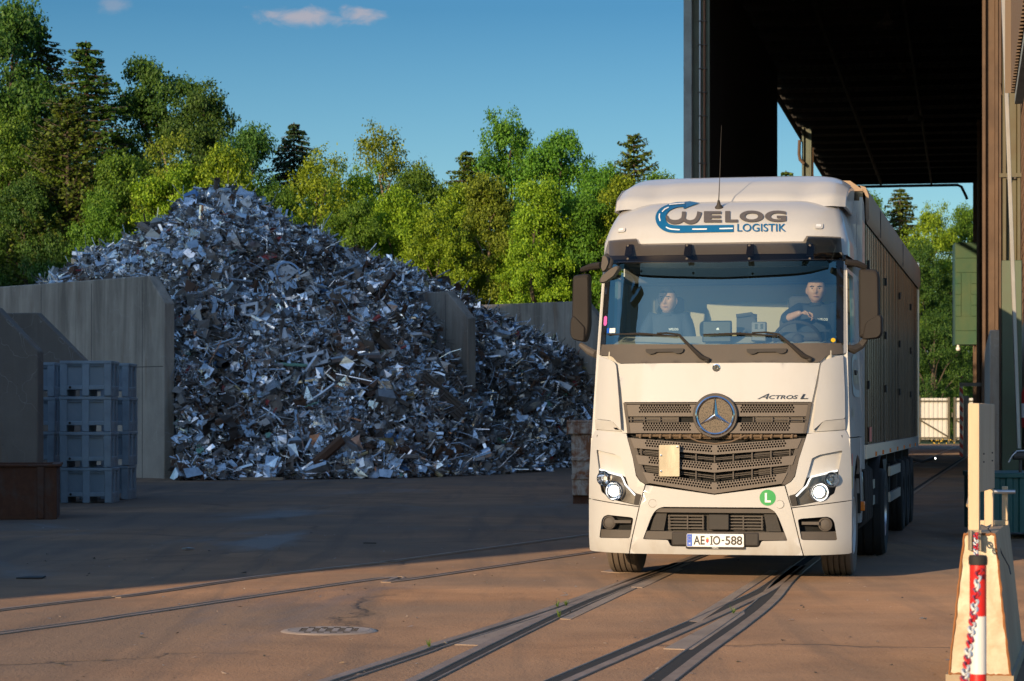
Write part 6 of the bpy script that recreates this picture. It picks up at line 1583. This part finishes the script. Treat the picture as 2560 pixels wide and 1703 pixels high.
mb=MB(); mb.tube([(-.05,-.055,.215),(.13,-.055,.215)],.014,10); mb.build('tube',M_alu2,hr)
rb=P(2427,1232,14.9); re=P(2420,1264,14.6); mb=MB(); mb.tube([rb+Vector((.05,.1,.05)),rb,re],.012,8); tag(mb.build('metal_rod',pm('brass_rod',(.45,.33,.2),.4,.6),None),'short metal rod poking out behind the foot of the plywood board','rod')
bk=empty('chain_bracket',(P(2436,0,14.2).x,14.16,.80),0,'small steel bracket holding the end of the red and white chain on the block','bracket')
mb=MB(); mb.box((-.032,0,-.0),(-.024,.07,.12)); mb.box((.024,0,0),(.032,.07,.12)); mb.box((-.024,.055,0),(.024,.07,.12)); mb.build('channel',M_bei,bk,20)
cab_=[P(2452,1312,14.3),P(2466,1318,14.3),P(2478,1312,14.5),P(2470,1322,14.4),P(2490,1345,14.6),P(2505,1385,14.7),P(2522,1415,14.9),P(2527,1436,14.9)]
mb=MB(); mb.tube(cab_,.004,5); tag(mb.build('thin_cable',pm('blue_grey_cable',(.06,.075,.10),.5),None),'thin blue grey cable hanging over the side of the barrier block','cable')
# chain post
cpz=empty('chain_post',(P(2445,0,9.77).x,9.77,0),0,'red and white banded plastic chain post with a black cap at the lower right','post')
M_pr=pm('post_red',(.62,.022,.018),.35,0,.06,4,coat=.2,dirt=(.3,.05,.04),damt=.25); M_pw=pm('post_white',(.74,.73,.70),.4,0,.06,4,dirt=(.5,.45,.38),damt=.3)
zb=[.06,.305,.54,.775,.985]
for i in range(4):
    mb=MB(); mb.lathe([(.0338,zb[i]),(.0338,zb[i+1])],Matrix(),28); mb.build('band',[M_pw if i in(0,2) else M_pr][0],cpz)
mb=MB(); mb.lathe([(.0338,.982),(.038,.984),(.0385,1.012),(.034,1.022),(0,1.024)],Matrix(),28); mb.build('cap',M_blk,cpz)
mb=MB(); mb.lathe([(.0,.07),(.034,.07),(.05,.055),(.16,.03),(.17,0)],Matrix(),28); mb.build('foot',M_blk,cpz)
def chain(name,p0,p1,sag,label,start):
    p0=Vector(p0);p1=Vector(p1); L=(p1-p0).length; N=max(4,int(L/.043)); mb=MB()
    pts=[p0+(p1-p0)*i/N-Vector((0,0,sag*4*(i/N)*(1-i/N))) for i in range(N+1)]
    for i in range(N):
        c=(pts[i]+pts[i+1])/2; d=(pts[i+1]-pts[i]).normalized(); s=d.cross(Vector((0,0,1))).normalized(); u=s.cross(d); 
        ph=R(45 if i%2 else -45)+rng.uniform(-.25,.25); x=s*math.cos(ph)+u*math.sin(ph)
        ring=[c+d*(.030*math.cos(a))*(1.0)+x*(.0150*math.sin(a)) for a in np.linspace(0,2*math.pi,15)[:-1]]
        ring=ring+[ring[0]]; mb.tube(ring,.0052,6,0 if ((i+start)//3)%2==0 else 1,False)
    tag(mb.build(name,[M_pr,M_pw]),label,'chain'); 
a_=Vector((P(2441,0,9.77).x,9.72,.965))
chain('plastic_chain',(bk.location.x,14.15,.90),(cpz.location.x,9.83,.965),.26,'red and white plastic chain running from the block bracket to behind the banded post',0)
chain('plastic_chain',a_,(.66,4.5,1.0),.44,'red and white plastic chain hanging in front of the banded post towards the viewer',1)
# ================================================================ PEOPLE IN THE CAB
def skin_body(name,nodes,edges,mats,parent,sub=2,root=0,smooth=0):
    me=bpy.data.meshes.new(name); me.from_pydata([n[0] for n in nodes],edges,[])
    o=bpy.data.objects.new(name,me); COL.objects.link(o)
    m=o.modifiers.new('skin','SKIN'); sv=me.skin_vertices[0] if len(me.skin_vertices) else None
    if sv is None:
        bpy.context.view_layer.objects.active=o; bpy.ops.mesh.customdata_skin_add(); sv=me.skin_vertices[0]
    for i,n in enumerate(nodes): sv.data[i].radius=n[1] if hasattr(n[1],'__len__') else (n[1],n[1]); sv.data[i].use_root=(i==root)
    s=o.modifiers.new('sub','SUBSURF'); s.levels=sub; s.render_levels=sub
    if smooth: q=o.modifiers.new('soft','SMOOTH'); q.factor=.6; q.iterations=smooth
    bpy.context.view_layer.update()
    ev=bpy.data.meshes.new_from_object(o.evaluated_get(bpy.context.evaluated_depsgraph_get())); bpy.data.objects.remove(o); return ev
def head_mesh(mb,M,beard=False):
    """head with brow, sockets, nose, lips, chin and ears; faces local -y, crown +z, origin at its middle"""
    nu,nv=48,34
    def g(x,z,cx,cz,sx,sz): return math.exp(-((x-cx)/sx)**2-((z-cz)/sz)**2)
    vs=[]
    for j in range(nv+1):
        ph=math.pi*j/nv
        for i in range(nu):
            t=2*math.pi*i/nu; x=math.sin(ph)*math.sin(t); y=-math.sin(ph)*math.cos(t); z=math.cos(ph)
            X=.081*x;Y=.098*y;Z=.122*z
            if Z<0: k=1-.22*(-z)**1.5; X*=k; Y=Y*(1-.16*(-z)**1.5)
            if y<0:
                Xn=X/.081; zz=Z/.122
                f=-y
                Y*=(1-.10*f*(1-abs(Xn)))
                Y-= f*(.026*g(Xn,zz,0,-.16,.17,.13)+.014*g(Xn,zz,0,.02,.12,.22))       # nose
                Y+= f*(.013*(g(Xn,zz,.42,.10,.20,.12)+g(Xn,zz,-.42,.10,.20,.12)))      # sockets
                Y-= f*(.007*(g(Xn,zz,.40,.26,.32,.08)+g(Xn,zz,-.40,.26,.32,.08)))      # brow
                Y-= f*(.006*g(Xn,zz,0,-.43,.28,.045)+.006*g(Xn,zz,0,-.53,.24,.05))     # lips
                Y+= f*.004*g(Xn,zz,0,-.48,.30,.02)
                Y-= f*(.010*g(Xn,zz,0,-.76,.34,.16))                                    # chin
                Y-= f*.006*(g(Xn,zz,.6,-.12,.25,.2)+g(Xn,zz,-.6,-.12,.25,.2))           # cheeks
            vs.append(M@Vector((X,Y,Z)))
    fs=[(j*nu+i,(j+1)*nu+i,(j+1)*nu+(i+1)%nu,j*nu+(i+1)%nu) for j in range(nv) for i in range(nu)]
    mb.add(vs,fs)
    for s in (1,-1):
        E=M@Matrix.Translation((s*.077,.012,-.008))@Matrix.Rotation(R(18*s),4,'Z'); mb.sphere(E@Vector((0,0,0)),(.012,.020,.034),10,8,0,E.to_3x3())
t=NT('skin'); v=t.coord(); n=t.noise(v,40,4,.6); M_skin=t.bsdf(Base_Color=t.mix(n,(.46,.255,.17),(.58,.34,.24)),Roughness=.5); M_skin.inputs['Subsurface Weight'].default_value=.08; M_skin.inputs['Subsurface Radius'].default_value=(.02,.008,.004); M_skin=t.out(M_skin)
M_jack=pm('dark_quilted_jacket',(.022,.032,.050),.75,0,.25,9,.4,30); M_hair=pm('short_dark_hair',(.018,.013,.010),.8,0,.3,30,.5,90); M_eye=pm('eye_white',(.38,.35,.33),.3); M_shirt=pm('dark_shirt',(.05,.055,.065),.8,0,.2,9,.3,30)
def person(u,w,vh,yaw,label,arms,hand,lean=0.,marks=True):
    """u, w, vh: middle of the head in truck axes"""
    o=bpy.data.objects.new('person',None); COL.objects.link(o); o.location=TO; o.rotation_euler=(0,0,-YAW); tag(o,label,'person','people in the truck cab')
    H=Vector((u,w,vh)); nk=H+Vector((0,.03,-.125)); ch=nk+Vector((lean,.05,-.17)); be=ch+Vector((lean*.5,.02,-.24)); pe=Vector((u+lean*1.5,w+.20,2.04))
    M=Matrix.Translation(H)@Matrix.Rotation(R(yaw),4,'Z')@Matrix.Rotation(R(3),4,'X')@Matrix.Diagonal((1.16,1.10,1.08,1))
    nodes=[(pe,(.12,.10)),(be,(.11,.085)),(ch,(.11,.075)),(nk+Vector((0,.02,-.03)),(.06,.055)),(nk+Vector((0,-.01,.05)),(.056,.058)),(H+Vector((0,0,-.02)),(.055,.06))]
    edges=[(0,1),(1,2),(2,3),(3,4),(4,5)]
    for s in (1,-1):
        b=len(nodes); hp=pe+Vector((s*.10,-.05,-.02)); kn=pe+Vector((s*.16,-.48,.0)); ft=kn+Vector((0,-.10,-.42))
        nodes+=[(hp,.08),(kn,.062),(ft,.045)]; edges+=[(0,b),(b,b+1),(b+1,b+2)]
    cuff=[]
    for s,el,wr in arms:
        b=len(nodes); sh=ch+Vector((s*.175,.0,.115)); el=Vector(el); wr=Vector(wr)
        nodes+=[(sh,.055),((sh+el)/2,.048),(el,.042),((el+wr)/2,.040),(wr,.029)]; edges+=[(2,b),(b,b+1),(b+1,b+2),(b+2,b+3),(b+3,b+4)]
        cuff.append((sh,el,wr))
    body=skin_body('body',nodes,edges,[M_skin],o)
    mb=MB(); mb.add([v.co for v in body.vertices],[tuple(p.vertices) for p in body.polygons]); head_mesh(mb,M)
    for (sh,el,wr),hd in zip(cuff,hand):
        if hd is None: continue
        # hand: palm, four fingers of different lengths bent round the rim, thumb from the side of the palm
        f,dn=Vector(hd[0]).normalized(),Vector(hd[1]).normalized(); sd=f.cross(dn).normalized()
        palm=wr+f*.045
        hn=[(wr,(.028,.020)),(palm,(.040,.017)),(wr+f*.085,(.038,.015))]; he=[(0,1),(1,2)]
        pm_=skin_body('palm',hn,he,[M_skin],o,2); mb.add([v.co for v in pm_.vertices],[tuple(p.vertices) for p in pm_.polygons])
        for k,(off,ln) in enumerate(((-.030,.072),(-.010,.080),(.010,.075),(.029,.060))):
            r0=wr+f*.085+sd*off; p1=r0+f*ln*.42+dn*ln*.10; p2=p1+f*ln*.12+dn*ln*.40; p3=p2-f*ln*.20+dn*ln*.24
            mb.tube([r0-f*.015,r0,p1,p2,p3],[.009,.0095,.009,.0082,.006],8)
        th=wr+f*.035-sd*.034; mb.tube([wr+f*.03-sd*.02,th,th+f*.030-sd*.014+dn*.02,th+f*.05-sd*.004+dn*.045],[.011,.011,.010,.007],8)
    me=mb.mesh('body',[M_skin],0); b=link('body',me,o)
    rm_=b.modifiers.new('join','REMESH'); rm_.mode='VOXEL'; rm_.voxel_size=.0055; rm_.use_smooth_shade=True
    # jacket: its own mesh over trunk and arms
    jn=[(pe,(.18,.15)),(be,(.18,.152)),(ch,(.20,.150)),(nk+Vector((0,.03,-.045)),(.092,.088))]; je=[(0,1),(1,2),(2,3)]
    for i,(sh,el,wr) in enumerate(cuff):
        bb_=len(jn); stop=.45 if hand[i] is not None else .92
        jn+=[(sh,.085),((sh+el)/2,.073),(el,.062),(el+(wr-el)*stop,.052)]; je+=[(2,bb_),(bb_,bb_+1),(bb_+1,bb_+2),(bb_+2,bb_+3)]
    jm=skin_body('jacket',jn,je,[M_jack],o,3,0,10); jm.materials.clear(); jm.materials.append(M_jack); jm.polygons.foreach_set('use_smooth',[True]*len(jm.polygons)); link('jacket',jm,o)
    jb=MB(); jb.lathe([(.082,-.02),(.070,.03),(.062,.035),(.07,-.02)],Matrix.Translation(nk+Vector((0,.02,-.03)))@Matrix.Rotation(R(-12),4,'X'),20); jb.build('collar',M_jack,o)
    # hair cap, brows, eyes, shirt mark
    hb_=MB(); hb_.sphere((0,0,0),(.0835,.1010,.1250),28,16); keep=[]
    V=hb_.v; 
    def ok(f): 
        c=sum((Vector(V[i]) for i in f),Vector())/len(f); return c.z>.062+.35*max(0,-c.y-.03) or (c.y>.015 and c.z>-.035) or (c.y>.05 and c.z>-.07)
    hb_.f=[f for f in hb_.f if ok(f)]; hb_.m=[0]*len(hb_.f); hb_.v=[tuple(M@Vector(p)) for p in V]; hb_.build('hair',M_hair,o,60)
    for s in (1,-1):
        e=MB(); e.sphere(M@Vector((s*.031,-.076,.014)),.0095,12,8); e.build('eyeball',M_eye,o); e=MB(); e.sphere(M@Vector((s*.031,-.0825,.014)),.0060,8,6); e.build('pupil',M_gloss,o)
        e=MB(); e.tube([M@Vector((s*.014,-.094,.032)),M@Vector((s*.032,-.094,.037)),M@Vector((s*.050,-.080,.031))],[.004,.005,.003],6); e.build('eyebrow',M_hair,o)
    lp_=MB(); lp_.tube([M@Vector((-.022,-.083,-.058)),M@Vector((0,-.0945,-.0575)),M@Vector((.022,-.083,-.058))],[.003,.0055,.003],6); lp_.build('mouth',pm('lips',(.34,.14,.11),.5),o)
    if marks:
        q=ch+Vector((.07,-.142,.0)); mb=MB(); letter(mb,'WELOG',q.x-.05,q.z-.012,q.x+.05,q.z+.012,lambda x,y,t:Vector((x,q.y,y)),0,.02); mb.build('chest_lettering',M_wht,o,0)
    return o
hd=T(1400+1640/2.562,420+782/2.562,.98)
person(hd.x,.98,hd.z,3,'driver in a dark jacket, short dark hair, one hand on the steering wheel',
  [(-1,(hd.x-.30,.80,hd.z-.30),(hd.x-.115,.655,hd.z-.235)),(1,(hd.x+.24,.85,hd.z-.48),(hd.x+.10,.72,hd.z-.50))],
  [((.95,-.10,-.28),(-.15,-.55,-.8)),None],lean=0)
ps=T(1400+688/2.562,420+848/2.562,1.08)
person(ps.x,1.08,ps.z,-8,'passenger in a dark quilted jacket looking down, half in shade, on the far seat',
  [(-1,(ps.x-.27,.98,ps.z-.50),(ps.x-.13,.78,ps.z-.62)),(1,(ps.x+.27,.98,ps.z-.50),(ps.x+.13,.78,ps.z-.62))],
  [None,None])
# ================================================================ UNSEEN BUILDING ADDED BEHIND THE VIEWPOINT (stepped to throw the long yard shade)
corner=G(0,1499)-Vector((math.sin(R(SUN_AZ)),math.cos(R(SUN_AZ)),0))*27
corner.z=0
M_clad=pm('grey_cladding',(.30,.30,.29),.7,0,.1,2,.1,30)
wh=empty('added_shade_building',(corner.x,corner.y,0),R(0),'unseen tall grey building added beside the yard to shade the scrap bays','building')
HW=20.5
mb=MB(); mb.prism([(-64,0),(0,0),(0,16),(-11.5,16),(-11.51,28),(-16.5,28),(-16.51,23.8),(-31,23.8),(-36,24.8),(-46,26.3),(-51,28.5),(-64,28.5)][::-1],18,0,lambda x,z,t:(x,t,z)); o=mb.build('wall',M_clad,wh,20)
mb=MB(); mb.prism([(-16.8,28.01),(-11.2,28.01),(-11.2,28.3),(-16.8,28.3)][::-1],18.6,0,lambda x,z,t:(x,t-.3,z)); mb.build('roof',pm('dark_roof',(.08,.08,.085),.8),wh,20)
for x in (-8,-22,-36,-50):
    mb=MB(); mb.box((x-2.2,17.96,0),(x+2.2,18.03,4.6)); mb.build('door',pm('green_door',(.05,.11,.09),.6),wh,20)
